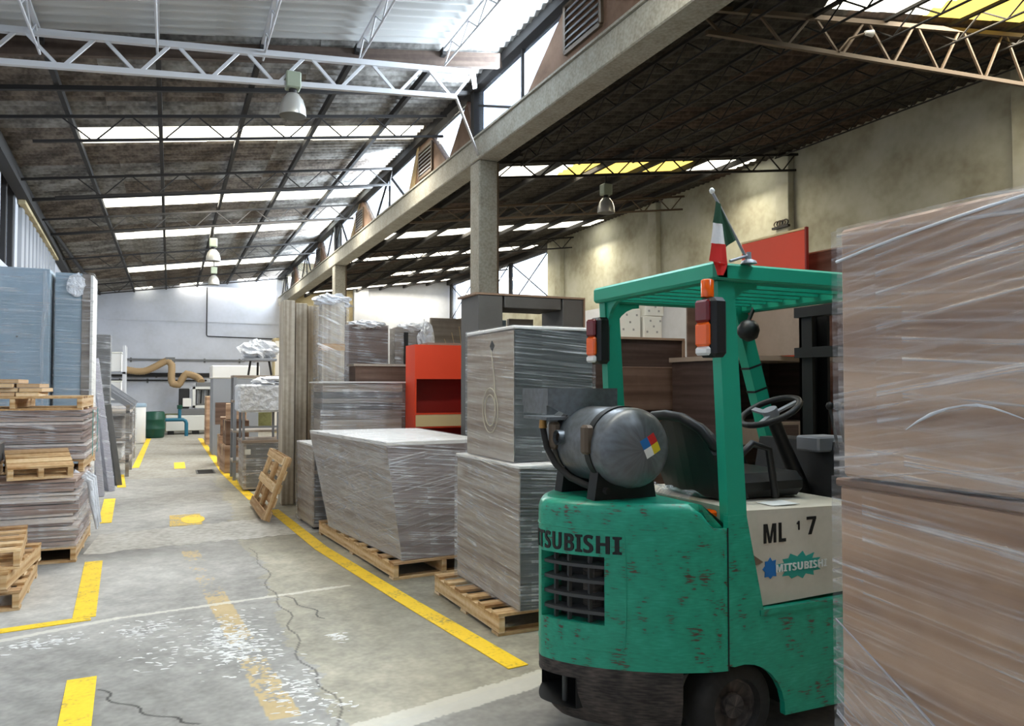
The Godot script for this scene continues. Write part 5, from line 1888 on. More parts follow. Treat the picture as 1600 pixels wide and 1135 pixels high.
	for i in 3:
		var b := thing("tall_board", tb[i], "board", Vector3(1.5 + 0.17 * i, 0, -10.75 - 0.12 * i), 3.0 * i)
		s = Shape.new()
		s.soft_box(Vector3(-0.13, 0, -0.2), Vector3(0.02, 2.72 - 0.02 * i, 0.2), 0.004)
		part(b, "board", s, M.upright_oak)
		s = Shape.new()
		s.box(Vector3(0.021, 0, -0.2), Vector3(0.026, 2.7 - 0.02 * i, 0.2))
		part(b, "edge_band", s, M.taupe_board)
	var tp := thing("film_draped_board", "tall narrow panel pack draped in loose film with an orange tape band", "panel", Vector3(1.98, 0, -10.45))
	s = Shape.new()
	s.soft_box(Vector3(-0.14, 0, -0.12), Vector3(0.16, 2.7, 0.12), 0.006)
	part(tp, "panel", s, M.upright_oak)
	s = Shape.new()
	s.box(Vector3(-0.145, 2.05, -0.125), Vector3(0.165, 2.14, 0.125))
	part(tp, "tape_band", s, M.pine_b, "faded orange tape")
	var ph := corners(Vector3(-0.2, 0.9, -0.16), Vector3(0.2, 2.74, 0.17))
	film(tp, ph, true, 0.4)
	crumple(tp, "film_tuft", Vector3(0.02, 2.72, 0.0), Vector3(0.24, 0.09, 0.16), 3)
	# wrapped panels further in
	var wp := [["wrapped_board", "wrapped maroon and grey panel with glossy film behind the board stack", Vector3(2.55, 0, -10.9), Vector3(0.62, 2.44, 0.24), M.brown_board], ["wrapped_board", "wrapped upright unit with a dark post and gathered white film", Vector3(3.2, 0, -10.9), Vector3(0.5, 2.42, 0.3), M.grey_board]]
	for i in 2:
		var w: Array = wp[i]
		var o := wrapped_box(w[0], w[1], "panel", w[2], w[3], 0.0, w[4], true)
		crumple(o, "film_tuft", Vector3(0.0, w[3].y, 0.05), Vector3(w[3].x * 0.4, 0.07, 0.13), 7 + i)
		if i == 1:
			s = Shape.new()
			s.box(Vector3(-0.12, 0, 0.152), Vector3(-0.06, 2.35, 0.17))
			part(o, "post", s, M.black_paint)
			crumple(o, "film_tuft", Vector3(0.2, 2.2, 0.1), Vector3(0.14, 0.3, 0.14), 12)
	var bb := thing("grey_board", "broad grey board leaning behind the red cabinet with pale scratches", "board", Vector3(4.05, 0, -11.2))
	s = Shape.new()
	s.soft_box(Vector3(-0.42, 0, -0.05), Vector3(0.5, 2.62, 0.0), 0.004)
	part(bb, "board", s, M.grey_board)
	for k in 3:
		s = Shape.new()
		s.bar(Vector3(-0.1 + 0.1 * k, 2.05, 0.002), Vector3(-0.2 + 0.12 * k, 2.3 + 0.1 * k, 0.002), 0.006, 0.002, Vector3.BACK)
		part(bb, "scratch", s, M.cream_board)
	var sb := thing("side_board", "low dark cabinet with a pale top behind the board stack", "cabinet", Vector3(2.75, 0, -10.35))
	s = Shape.new()
	s.box(Vector3(-0.5, 0, -0.2), Vector3(0.55, 1.84, 0.2))
	part(sb, "body", s, M.brown_board)
	s = Shape.new()
	s.box(Vector3(-0.53, 1.841, -0.22), Vector3(0.57, 1.87, 0.23))
	part(sb, "top", s, M.grey_oak)

# gathered plastic: a lump with deep random folds
func crumple(o: Node3D, called: String, at: Vector3, size: Vector3, seed_: int) -> MeshInstance3D:
	var f := FastNoiseLite.new()
	f.seed = seed_
	f.frequency = 1.4
	f.fractal_octaves = 3
	var s := Shape.new()
	var nu := 22
	var nv := 12
	var g := []
	for j in nv + 1:
		var r := []
		for i in nu + 1:
			var a := TAU * (i % nu) / nu
			var b := PI * (j / float(nv) - 0.5)
			var d := Vector3(cos(a) * cos(b), sin(b), sin(a) * cos(b))
			var k := 1.0 + 0.55 * f.get_noise_3dv(d * 2.2)
			r.append(at + d * size * k)
		g.append(r)
	for j in nv:
		for i in nu:
			var p: Vector3 = g[j][i]
			var q: Vector3 = g[j][i + 1]
			if j > 0:
				s.face(p, g[j + 1][i + 1], q)
			if j < nv - 1:
				s.face(p, g[j + 1][i], g[j + 1][i + 1])
	return part(o, called, s, M.white_plastic, "gathered white plastic")

func build_far_right_row():
	# pallet frame leaning on the goods
	var o := pallet("pine pallet leaning on edge against the low wrapped cabinets", Vector3.ZERO, 1.4, 0.76, 0.0, 5, "", Vector3.ZERO, 0.1)
	var lean := Vector3(0.33, 0.944, 0).normalized()
	o.transform = Transform3D(Basis(Vector3(0, 0, 1), lean.cross(Vector3(0, 0, 1)), lean), Vector3(1.1, 0.4, -9.95))
	# cabinet with a wrapped table standing on it
	var c := thing("low_cabinet", "low grey wrapped cabinet carrying the film-covered side table", "cabinet", Vector3(1.34, 0, -12.55))
	var s := Shape.new()
	s.soft_box(Vector3(-0.32, 0.03, -0.42), Vector3(0.36, 0.72, 0.42), 0.006)
	part(c, "body", s, M.grey_oak)
	s = Shape.new()
	s.box(Vector3(-0.35, 0.721, -0.44), Vector3(0.38, 0.76, 0.44))
	part(c, "top", s, M.taupe_board)
	for k in 3:
		s = Shape.new()
		s.box(Vector3(-0.28, 0.06 + 0.22 * k, 0.421), Vector3(0.33, 0.26 + 0.22 * k, 0.428))
		part(c, "drawer", s, M.dark_grey_board)
	s = Shape.new()
	s.box(Vector3(-0.3, 0.55, 0.43), Vector3(-0.22, 0.63, 0.433))
	part(c, "paper_tag", s, M.carton_white)
	film(c, corners(Vector3(-0.33, 0.03, -0.43), Vector3(0.37, 0.72, 0.43)), true, 0.03, false)
	var t := thing("side_table", "small metal-legged table with a top bundled in white film", "table", Vector3(1.3, 0.761, -12.5))
	for q in [[-0.28, 0.32], [0.22, 0.32], [-0.28, -0.3], [0.22, -0.3]]:
		s = Shape.new()
		s.box(Vector3(q[0] - 0.018, 0, q[1] - 0.018), Vector3(q[0] + 0.018, 0.42, q[1] + 0.018))
		part(t, "leg", s, M.steel_grey)
	s = Shape.new()
	s.box(Vector3(-0.28, 0.18, 0.31), Vector3(0.22, 0.21, 0.33))
	part(t, "stretcher", s, M.steel_grey)
	s = Shape.new()
	s.soft_box(Vector3(-0.36, 0.42, -0.36), Vector3(0.32, 0.84, 0.36), 0.03)
	part(t, "wrapped_top", s, M.white_plastic, "table top bundled in white film")
	crumple(t, "film_tuft", Vector3(0.12, 0.88, 0.1), Vector3(0.26, 0.08, 0.26), 21)
	var rk := thing("metal_rack", "grey metal shelf rack behind the white-bundled table", "rack", Vector3(1.75, 0, -13.9))
	for q in [[-0.75, 0.3], [0.3, 0.3], [-0.75, -0.3], [0.3, -0.3]]:
		s = Shape.new()
		s.box(Vector3(q[0] - 0.025, 0, q[1] - 0.025), Vector3(q[0] + 0.025, 1.74, q[1] + 0.025))
		part(rk, "post", s, M.steel_grey)
	for y in [0.3, 0.8, 1.3, 1.72]:
		s = Shape.new()
		s.box(Vector3(-0.78, y, -0.33), Vector3(0.33, y + 0.035, 0.33))
		part(rk, "shelf", s, M.grey_oak)
	var tr := thing("wrapped_trolley", "grey trolley of trays in film beside the white-bundled table", "trolley", Vector3(1.98, 0.0, -12.95))
	for y in [0.3, 0.55, 0.8, 1.05, 1.3]:
		s = Shape.new()
		s.box(Vector3(-0.2, y, -0.25), Vector3(0.25, y + 0.05, 0.25))
		part(tr, "tray", s, M.dark_grey_board)
	for q in [[-0.22, 0.27], [0.27, 0.27], [-0.22, -0.27], [0.27, -0.27]]:
		s = Shape.new()
		s.box(Vector3(q[0] - 0.015, 0, q[1] - 0.015), Vector3(q[0] + 0.015, 1.65, q[1] + 0.015))
		part(tr, "post", s, M.steel_grey)
	s = Shape.new()
	s.box(Vector3(-0.24, 1.65, -0.29), Vector3(0.29, 1.68, 0.29))
	part(tr, "top", s, M.grey_oak)
	film(tr, corners(Vector3(-0.24, 0.2, -0.29), Vector3(0.29, 1.66, 0.29)), true)
	var stl := thing("stool", "upturned stool with a white film bundle on the metal rack", "stool", Vector3(1.4, 1.762, -13.9))
	for q in [[-0.18, 0.14], [0.2, 0.14], [0.0, -0.16]]:
		s = Shape.new()
		s.tube([Vector3(q[0], 0, q[1]), Vector3(q[0] * 0.8, 0.24, q[1] * 0.8)], 0.018, 8)
		part(stl, "leg", s, M.steel_dark)
	s = Shape.new()
	s.soft_box(Vector3(-0.26, 0.24, -0.22), Vector3(0.28, 0.29, 0.22), 0.01)
	part(stl, "seat", s, M.steel_grey)
	crumple(stl, "white_bundle", Vector3(0.0, 0.42, 0.0), Vector3(0.3, 0.18, 0.24), 33)
	# brown cartons by the far yellow line
	var spots := [[1.12, 0.0, -15.2, 0.44, 0.5, 0.8], [1.14, 0.5, -15.25, 0.4, 0.45, 0.7], [1.12, 0.0, -16.5, 0.44, 0.6, 0.8], [1.14, 0.6, -16.5, 0.4, 0.36, 0.7], [1.15, 0.955, -15.3, 0.36, 0.3, 0.5]]
	var lab := ["plain brown carton on the floor, first by the far yellow line", "brown carton stacked second by the far yellow line", "taller brown carton on the floor, behind the first carton", "brown carton on top of the taller carton behind", "small brown carton topmost of the near carton stack"]
	for i in spots.size():
		var q: Array = spots[i]
		var k := thing("brown_carton", lab[i], "carton", Vector3(q[0], q[1] + 0.002, q[2]), 3.0 - 2.0 * i, "brown cartons along the aisle")
		s = Shape.new()
		s.soft_box(Vector3(-q[3] / 2, 0, -q[5] / 2), Vector3(q[3] / 2, q[4] - 0.006, q[5] / 2), 0.006)
		part(k, "carton_body", s, M.kraft if i % 2 == 0 else M.kraft_dark)
		s = Shape.new()
		s.box(Vector3(-q[3] / 2 - 0.002, q[4] - 0.2, -0.03), Vector3(q[3] / 2 + 0.002, q[4] - 0.004, 0.03))
		part(k, "packing_tape", s, M.cream_board)
	var mk := thing("grey_cabinet", "pale grey cabinet with white sheet on top beyond the cartons", "cabinet", Vector3(1.3, 0, -19.4))
	s = Shape.new()
	s.soft_box(Vector3(-0.4, 0, -0.6), Vector3(0.6, 1.75, 0.6), 0.008)
	part(mk, "body", s, M.steel_grey)
	s = Shape.new()
	s.soft_box(Vector3(-0.42, 1.751, -0.62), Vector3(0.62, 2.05, 0.62), 0.02)
	part(mk, "cover_sheet", s, M.white_edge)
	s = Shape.new()
	s.box(Vector3(-0.34, 0.7, 0.601), Vector3(0.3, 1.2, 0.61))
	part(mk, "door", s, M.brown_board)
	s = Shape.new()
	s.box(Vector3(0.1, 1.1, 0.611), Vector3(0.3, 1.45, 0.616))
	part(mk, "notice", s, M.carton_white)
	var ck := thing("tan_carton", "stack-high tan carton under the pale cabinet row near the far wall", "carton", Vector3(1.3, 0, -22.6))
	s = Shape.new()
	s.soft_box(Vector3(-0.4, 0, -0.5), Vector3(0.5, 1.3, 0.5), 0.01)
	part(ck, "carton_body", s, M.kraft)
	s = Shape.new()
	s.box(Vector3(-0.404, 0.9, -0.03), Vector3(0.504, 1.304, 0.03))
	part(ck, "packing_tape", s, M.cream_board)
	var wc := thing("white_cabinet", "narrow white wall cabinet below the far end of the beam", "cabinet", Vector3(3.5, 0, -27.2))
	s = Shape.new()
	s.soft_box(Vector3(-0.3, 0, -0.3), Vector3(0.5, 3.2, 0.3), 0.01)
	part(wc, "body", s, M.wall_cream)
	s = Shape.new()
	s.box(Vector3(-0.26, 0.1, 0.301), Vector3(0.46, 3.1, 0.31))
	part(wc, "door", s, M.white_edge)

func build_behind_forklift():
	# dark drawer cabinet with white cartons on it
	var c := thing("dark_cabinet", "dark brown wood cabinet with pale edges behind the forklift's rear post", "cabinet", Vector3(3.73, 0, -5.97))
	var s := Shape.new()
	s.box(Vector3(-0.5, 0, -0.3), Vector3(0.5, 1.98, 0.28))
	part(c, "body", s, M.wenge)
	for x in [-0.5, -0.24, 0.48]:
		s = Shape.new()
		s.box(Vector3(x, 0, 0.281), Vector3(x + 0.022, 1.98, 0.3))
		part(c, "edge_band", s, M.wenge_edge)
	s = Shape.new()
	s.box(Vector3(-0.5, 1.981, -0.3), Vector3(0.5, 2.0, 0.3))
	part(c, "top", s, M.wenge_edge)
	for k in 4:
		s = Shape.new()
		s.soft_box(Vector3(-0.215, 0.16 + 0.4 * k, 0.281), Vector3(0.475, 0.54 + 0.4 * k, 0.297), 0.004)
		part(c, "drawer", s, M.brown_board)
	var spots := [[-0.02, 2.001, 0.22, 0.26], [-0.03, 2.263, 0.2, 0.1], [0.22, 2.001, 0.2, 0.2], [0.24, 2.203, 0.2, 0.15]]
	var lab := ["white printed carton on the dark cabinet, larger one below", "small white carton topmost on the printed carton", "white printed carton on the dark cabinet beside the larger one", "white carton stacked on the shorter printed carton"]
	for i in 4:
		var q: Array = spots[i]
		var k := thing("white_carton", lab[i], "carton", Vector3(3.75 + q[0], q[1], -5.92), 0, "white cartons on the dark cabinet")
		s = Shape.new()
		s.soft_box(Vector3(-q[2] / 2, 0, -0.13), Vector3(q[2] / 2, q[3], 0.13), 0.006)
		part(k, "carton_body", s, M.carton_white)
		for j in 5:
			s = Shape.new()
			var x: float = -q[2] / 2 + 0.03 + 0.035 * j
			var y: float = q[3] * (0.25 + 0.5 * ((j * 2) % 3) / 2.0)
			s.box(Vector3(x, y, 0.1305), Vector3(x + 0.018, y + 0.018, 0.132))
			part(k, "print_mark", s, M.carton_print)
	# the big open shelf with boards standing on it
	var h := thing("open_shelf", "wide dark brown open shelf unit beyond the steering wheel", "shelf", Vector3(4.5, 0, -5.2))
	s = Shape.new()
	s.box(Vector3(-0.46, 0, -0.4), Vector3(0.9, 1.78, -0.38))
	part(h, "back_panel", s, M.wenge)
	for x in [-0.46, 0.62]:
		s = Shape.new()
		s.box(Vector3(x, 0, -0.38), Vector3(x + 0.04, 1.78, 0.3))
		part(h, "side_panel", s, M.wenge)
	for y in [0.1, 1.1]:
		s = Shape.new()
		s.box(Vector3(-0.42, y, -0.38), Vector3(0.62, y + (0.17 if y > 1 else 0.05), 0.3))
		part(h, "shelf", s, M.taupe_board)
	s = Shape.new()
	s.box(Vector3(-0.48, 1.781, -0.42), Vector3(0.92, 1.82, 0.32))
	part(h, "top", s, M.taupe_board)
	s = Shape.new()
	s.box(Vector3(0.0, 1.16, 0.301), Vector3(0.3, 1.25, 0.305))
	part(h, "recess", s, M.wenge)
	var b := thing("taupe_board", "taupe board standing upright on the open shelf", "board", Vector3(4.62, 1.821, -4.85))
	s = Shape.new()
	s.soft_box(Vector3(-0.03, 0, -0.36), Vector3(0.0, 0.42, 0.42), 0.003)
	part(b, "panel", s, M.taupe_board)
	s = Shape.new()
	s.box(Vector3(-0.034, 0.42, -0.36), Vector3(0.004, 0.432, 0.42))
	part(b, "edge_band", s, M.white_edge)
	b = thing("brown_board", "dark brown board standing behind the round work lamp", "board", Vector3(4.35, 1.821, -5.35))
	s = Shape.new()
	s.soft_box(Vector3(-0.33, 0, -0.02), Vector3(0.3, 0.58, 0.0), 0.003)
	part(b, "panel", s, M.brown_board)
	s = Shape.new()
	s.box(Vector3(-0.33, 0.58, -0.024), Vector3(0.3, 0.592, 0.004))
	part(b, "edge_band", s, M.wenge_edge)
	b = thing("red_board", "tall orange-red panel with a pale edge against the right wall goods", "panel", Vector3(5.5, 0, -5.9))
	s = Shape.new()
	s.soft_box(Vector3(-0.02, 0, -0.46), Vector3(0.0, 3.06, 0.42), 0.003)
	part(b, "panel", s, M.red_board)
	s = Shape.new()
	s.box(Vector3(-0.026, 3.061, -0.46), Vector3(0.006, 3.08, 0.42))
	part(b, "edge_band", s, M.cream_board)
	s = Shape.new()
	s.box(Vector3(-0.026, 0, 0.421), Vector3(0.006, 3.08, 0.44))
	part(b, "edge_band", s, M.deep_red_board)
	b = thing("brown_board", "brown wood panel behind the orange-red panel", "panel", Vector3(5.72, 0, -5.3))
	s = Shape.new()
	s.soft_box(Vector3(-0.02, 0, -0.5), Vector3(0.0, 2.86, 0.5), 0.003)
	part(b, "panel", s, M.brown_board)
	s = Shape.new()
	s.box(Vector3(-0.024, 2.861, -0.5), Vector3(0.004, 2.875, 0.5))
	part(b, "edge_band", s, M.wenge_edge)
	# dark goods filling the space behind the cabinets
	var w := thing("wall_cabinet", "dark wrapped cabinet standing between the grey frame and the brown cabinet", "cabinet", Vector3(4.6, 0, -8.6))
	s = Shape.new()
	s.soft_box(Vector3(-0.55, 0, -0.3), Vector3(0.5, 1.95, 0.3), 0.006)
	part(w, "body", s, M.wenge)
	s = Shape.new()
	s.box(Vector3(-0.56, 1.951, -0.31), Vector3(0.51, 1.97, 0.31))
	part(w, "top", s, M.wenge_edge)

func sheet_pack(label: String, at: Vector3, wx: float, lz: float, h: float, n: int) -> Node3D:
	# a pack of loose brown sheets, every sheet a board of its own, film on the aisle side
	var o := thing("sheet_stack", label, "stack", at)
	var ms := [M.sheet_a, M.sheet_b, M.sheet_c, M.sheet_b]
	for i in n:
		var s := Shape.new()
		var a := h * i / n
		var b := h * (i + 1) / n - 0.004
		var j := rng.randf_range(-0.03, 0.03)
		var k := rng.randf_range(-0.025, 0.02)
		var w := rng.randf_range(-0.008, 0.008)
		s.hexa([Vector3(-wx / 2, a, lz / 2 + k), Vector3(wx / 2 + j, a + w, lz / 2 + k), Vector3(wx / 2 + j, a, -lz / 2), Vector3(-wx / 2, a, -lz / 2), Vector3(-wx / 2, b, lz / 2 + k), Vector3(wx / 2 + j, b + w, lz / 2 + k), Vector3(wx / 2 + j, b, -lz / 2), Vector3(-wx / 2, b, -lz / 2)])
		part(o, "sheet", s, ms[rng.randi() % 4])
	return o

func build_left_row():
	# empty pallets
	var lab := ["bottom empty pallet of the short pile at the left wall", "middle empty pallet of the short pile at the left wall", "top empty pallet of the short pile, pushed askew"]
	for i in 3:
		pallet(lab[i], Vector3(-1.42 - 0.02 * i, 0.141 * i, -6.9), 0.92, 1.1, [2.0, -3.0, 6.0][i], 5, "empty pallets at the left wall")
	# lower stack on its pallet
	pallet("pallet at the very bottom of the tall stack of brown sheets", Vector3(-1.32, 0, -8.6), 1.15, 1.4, 0.0, 6)
	var o := sheet_pack("lower pack of brown sheets with torn white film over its corner", Vector3(-1.33, 0.141, -8.6), 1.16, 1.42, 0.6, 22)
	var s := Shape.new()
	# white film hanging over the aisle corner
	for i in 8:
		for j in 6:
			var pts := []
			for k in [[0, 0], [1, 0], [1, 1], [0, 1]]:
				var u: float = (i + k[0]) / 8.0
				var v: float = (j + k[1]) / 6.0
				pts.append(Vector3(0.61 + 0.03 * sin(u * 11.0 + v * 4.0) + 0.05 * v * (1 - v), 0.62 - 0.55 * v * (0.55 + 0.45 * sin(PI * u)), 0.68 - 1.3 * u))
			s.quad(pts[0], pts[3], pts[2], pts[1])
	part(o, "loose_film", s, M.stretch_film_thick, "loose white film")
	film(o, corners(Vector3(-0.58, 0.0, -0.71), Vector3(0.6, 0.58, 0.735)), true, 0.05, false)
	for k in 3:
		s = Shape.new()
		var z := 0.05 - 0.2 * k
		s.tube([Vector3(0.5, 0.62, z + 0.1), Vector3(0.63, 0.5, z), Vector3(0.66, 0.3, z + 0.06), Vector3(0.7, 0.04, z + 0.02)], [0.02, 0.03, 0.025, 0.012], 8)
		part(o, "twisted_film", s, M.white_plastic)
	# upper stack
	pallet("pallet between the lower and the upper pack of brown sheets", Vector3(-1.32, 0.745, -9.15), 1.14, 1.3, 0.0, 6, "", Vector3.ZERO, 0.12)
	o = sheet_pack("upper pack of brown sheets with green strapping", Vector3(-1.33, 0.868, -9.15), 1.16, 1.34, 0.47, 18)
	film(o, corners(Vector3(-0.58, 0.0, -0.68), Vector3(0.615, 0.47, 0.69)), true, 0.1, false)
	for z in [0.3, -0.25]:
		s = Shape.new()
		s.box(Vector3(0.623, 0.0, z - 0.012), Vector3(0.627, 0.47, z + 0.012))
		part(o, "strap", s, M.decal_teal)
	pallet("pallet on top of the brown sheets carrying the short planks", Vector3(-1.34, 1.342, -9.05), 1.15, 1.2, 0.0, 6, "", Vector3.ZERO, 0.13)
	# short planks piled on it
	var n := 0
	for j in 4:
		for i in 4:
			var x := -1.86 + 0.21 * i + 0.03 * (j % 2)
			if j == 3 and i > 2:
				continue
			var p := thing("short_plank", "short pine plank in the pile on the topmost pallet", "plank", Vector3(x, 1.473 + 0.042 * j, -8.85 + rng.randf_range(-0.03, 0.03)), rng.randf_range(-2, 2), "short planks on the topmost pallet")
			s = Shape.new()
			s.soft_box(Vector3(-0.095, 0, -0.3), Vector3(0.095, 0.038, 0.3), 0.003)
			part(p, "plank", s, [M.pine_a, M.pine_b, M.pine_c][n % 3])
			n += 1
	# broken pallets resting on the front end of the lower pack
	pallet("small broken pallet tipped over the front of the lower pack", Vector3(-1.07, 0.815, -8.08), 0.5, 0.5, 12.0, 4, "", Vector3(14, 0, 0), 0.12)
	pallet("small broken pallet lying flat behind the dark box", Vector3(-1.68, 0.76, -8.1), 0.56, 0.55, -4.0, 4, "", Vector3(2, 0, 0), 0.12)
	var d := thing("dark_box", "flat dark grey box on the broken pallet beside the brown sheets", "box", Vector3(-1.66, 0.9, -8.1), 3.0)
	s = Shape.new()
	s.soft_box(Vector3(-0.3, 0, -0.2), Vector3(0.3, 0.16, 0.2), 0.006)
	part(d, "body", s, M.dark_grey_board)
	s = Shape.new()
	s.box(Vector3(-0.305, 0.161, -0.205), Vector3(0.305, 0.17, 0.205))
	part(d, "lid", s, M.grey_board)
	# tall blue-grey panel packs
	var b := thing("panel_pack", "tall pack of blue-grey panels wrapped in film, widest one", "panel pack", Vector3(-1.72, 0, -11.7))
	s = Shape.new()
	s.soft_box(Vector3(-0.4, 0, -0.3), Vector3(0.3, 3.08, 0.3), 0.006)
	part(b, "panels", s, M.blue_grey_board)
	for q in [[-0.05, 2.2], [-0.08, 1.55]]:
		s = Shape.new()
		s.tube([Vector3(q[0], q[1], 0.3), Vector3(q[0], q[1], 0.306)], 0.012, 10)
		part(b, "screw_hole", s, M.black_paint)
	film(b, corners(Vector3(-0.4, 0.02, -0.3), Vector3(0.3, 3.08, 0.3)), false, 0.02)
	s = Shape.new()
	s.tube([Vector3(0.24, 3.05, 0.31), Vector3(0.26, 2.6, 0.315), Vector3(0.22, 2.1, 0.31), Vector3(0.24, 1.3, 0.31)], [0.02, 0.035, 0.02, 0.012], 8)
	part(b, "film_fold", s, M.stretch_film_thick)
	b = thing("panel_pack", "narrower pack of blue-grey panels with a pale edge beside the widest", "panel pack", Vector3(-1.14, 0, -11.85))
	s = Shape.new()
	s.soft_box(Vector3(-0.24, 0, -0.3), Vector3(0.07, 3.06, 0.3), 0.006)
	part(b, "panels", s, M.blue_grey_board)
	s = Shape.new()
	s.box(Vector3(0.072, 0, -0.3), Vector3(0.17, 3.05, 0.32))
	part(b, "edge_panel", s, M.grey_board)
	s = Shape.new()
	s.box(Vector3(0.171, 0, -0.28), Vector3(0.2, 3.04, 0.34))
	part(b, "pale_edge", s, M.white_edge)
	film(b, corners(Vector3(-0.24, 0.02, -0.3), Vector3(0.2, 3.06, 0.34)), false, 0.05)
	crumple(b, "film_tuft", Vector3(0.0, 2.9, 0.33), Vector3(0.1, 0.14, 0.03), 41)
	# leaning wrapped panels
	var ln := [["long lilac-grey wrapped panel leaning beside the blue-grey packs", -0.9, -12.6, 2.15, 0.1], ["second long grey wrapped panel leaning nearest the yellow dash", -0.8, -13.2, 2.0, 0.13], ["short dark grey panel leaning in front of the wrapped rack", -0.74, -13.9, 1.3, 0.14]]
	for i in 3:
		var q: Array = ln[i]
		var p := thing("leaning_board", q[0], "panel", Vector3(q[1], 0.005, q[2]), 0.0, "panels leaning on the left")
		p.rotation = Vector3(0, 0.35, q[4])
		s = Shape.new()
		s.soft_box(Vector3(-0.09, 0.0, -0.22), Vector3(0.0, q[3], 0.22), 0.006)
		part(p, "panel", s, [M.lilac_film, M.lilac_film, M.dark_grey_board][i])
		if i < 2:
			film(p, corners(Vector3(-0.09, 0.02, -0.22), Vector3(0.0, q[3], 0.22)), true, 0.5)
	var tw := thing("wrapped_door", "tall narrow dark panel in blue-tinged film behind the leaning panels", "panel", Vector3(-1.12, 0, -14.4))
	s = Shape.new()
	s.soft_box(Vector3(-0.3, 0, -0.12), Vector3(0.22, 2.42, 0.12), 0.006)
	part(tw, "panel", s, M.dark_grey_board)
	film(tw, corners(Vector3(-0.3, 0, -0.12), Vector3(0.22, 2.42, 0.12)), true, 0.1)
	# wrapped racks
	var rl := ["wrapped grey rack with a slanted top behind the leaning panels", "second wrapped grey rack of boxes before the white drum"]
	for i in 2:
		var r := thing("wrapped_rack", rl[i], "rack", Vector3(-1.0 - 0.05 * i, 0, -15.6 - 2.6 * i))
		for q in [[-0.4, 0.6], [0.34, 0.6], [-0.4, -0.6], [0.34, -0.6]]:
			s = Shape.new()
			s.box(Vector3(q[0] - 0.03, 0, q[1] - 0.03), Vector3(q[0] + 0.03, 1.25 + (0.55 if q[0] < 0 else 0.0), q[1] + 0.03))
			part(r, "post", s, M.grey_board)
		for y in [0.25, 0.62, 1.1]:
			s = Shape.new()
			s.box(Vector3(-0.43, y, -0.63), Vector3(0.37, y + 0.04, 0.63))
			part(r, "shelf", s, M.grey_oak)
		s = Shape.new()
		s.bar(Vector3(-0.42, 1.8, 0.6), Vector3(0.4, 1.2, 0.6), 0.05, 0.09)
		part(r, "slanted_rail", s, M.steel_grey)
		s = Shape.new()
		s.bar(Vector3(-0.42, 1.8, -0.6), Vector3(0.4, 1.2, -0.6), 0.05, 0.09)
		part(r, "slanted_rail", s, M.steel_grey)
		s = Shape.new()
		s.soft_box(Vector3(-0.38, 0.66, -0.5), Vector3(0.25, 1.02, 0.5), 0.02)
		part(r, "box", s, M.grey_board)
		s = Shape.new()
		s.soft_box(Vector3(-0.3, 0.29, -0.4), Vector3(0.25, 0.52, 0.55), 0.02)
		part(r, "crate", s, M.white_edge)
		film(r, corners(Vector3(-0.44, 0.2, -0.65), Vector3(0.39, 1.18, 0.65)), true, 0.1)
	var sh := thing("white_shelf", "white metal shelf with pale boxes behind the wrapped racks", "shelf", Vector3(-1.35, 0, -19.8))
	for q in [[-0.4, 0.3], [0.4, 0.3], [-0.4, -0.3], [0.4, -0.3]]:
		s = Shape.new()
		s.box(Vector3(q[0] - 0.03, 0, q[1] - 0.03), Vector3(q[0] + 0.03, 2.5, q[1] + 0.03))
		part(sh, "post", s, M.steel_white)
	for y in [0.5, 1.2, 1.85]:
		s = Shape.new()
		s.box(Vector3(-0.43, y, -0.33), Vector3(0.43, y + 0.05, 0.33))
		part(sh, "shelf", s, M.steel_grey)
	for k in 2:
		var bx := thing("pale_box", ["pale box on the top tier of the white metal shelf", "pale box on the middle tier of the white metal shelf"][k], "box", Vector3(-1.35, [1.901, 1.251][k], -19.8))
		s = Shape.new()
		s.soft_box(Vector3(-0.36, 0, -0.28), Vector3(0.34, 0.42, 0.28), 0.01)
		part(bx, "body", s, M.white_edge)
		s = Shape.new()
		s.box(Vector3(-0.37, 0.421, -0.29), Vector3(0.35, 0.45, 0.29))
		part(bx, "lid", s, M.carton_white)

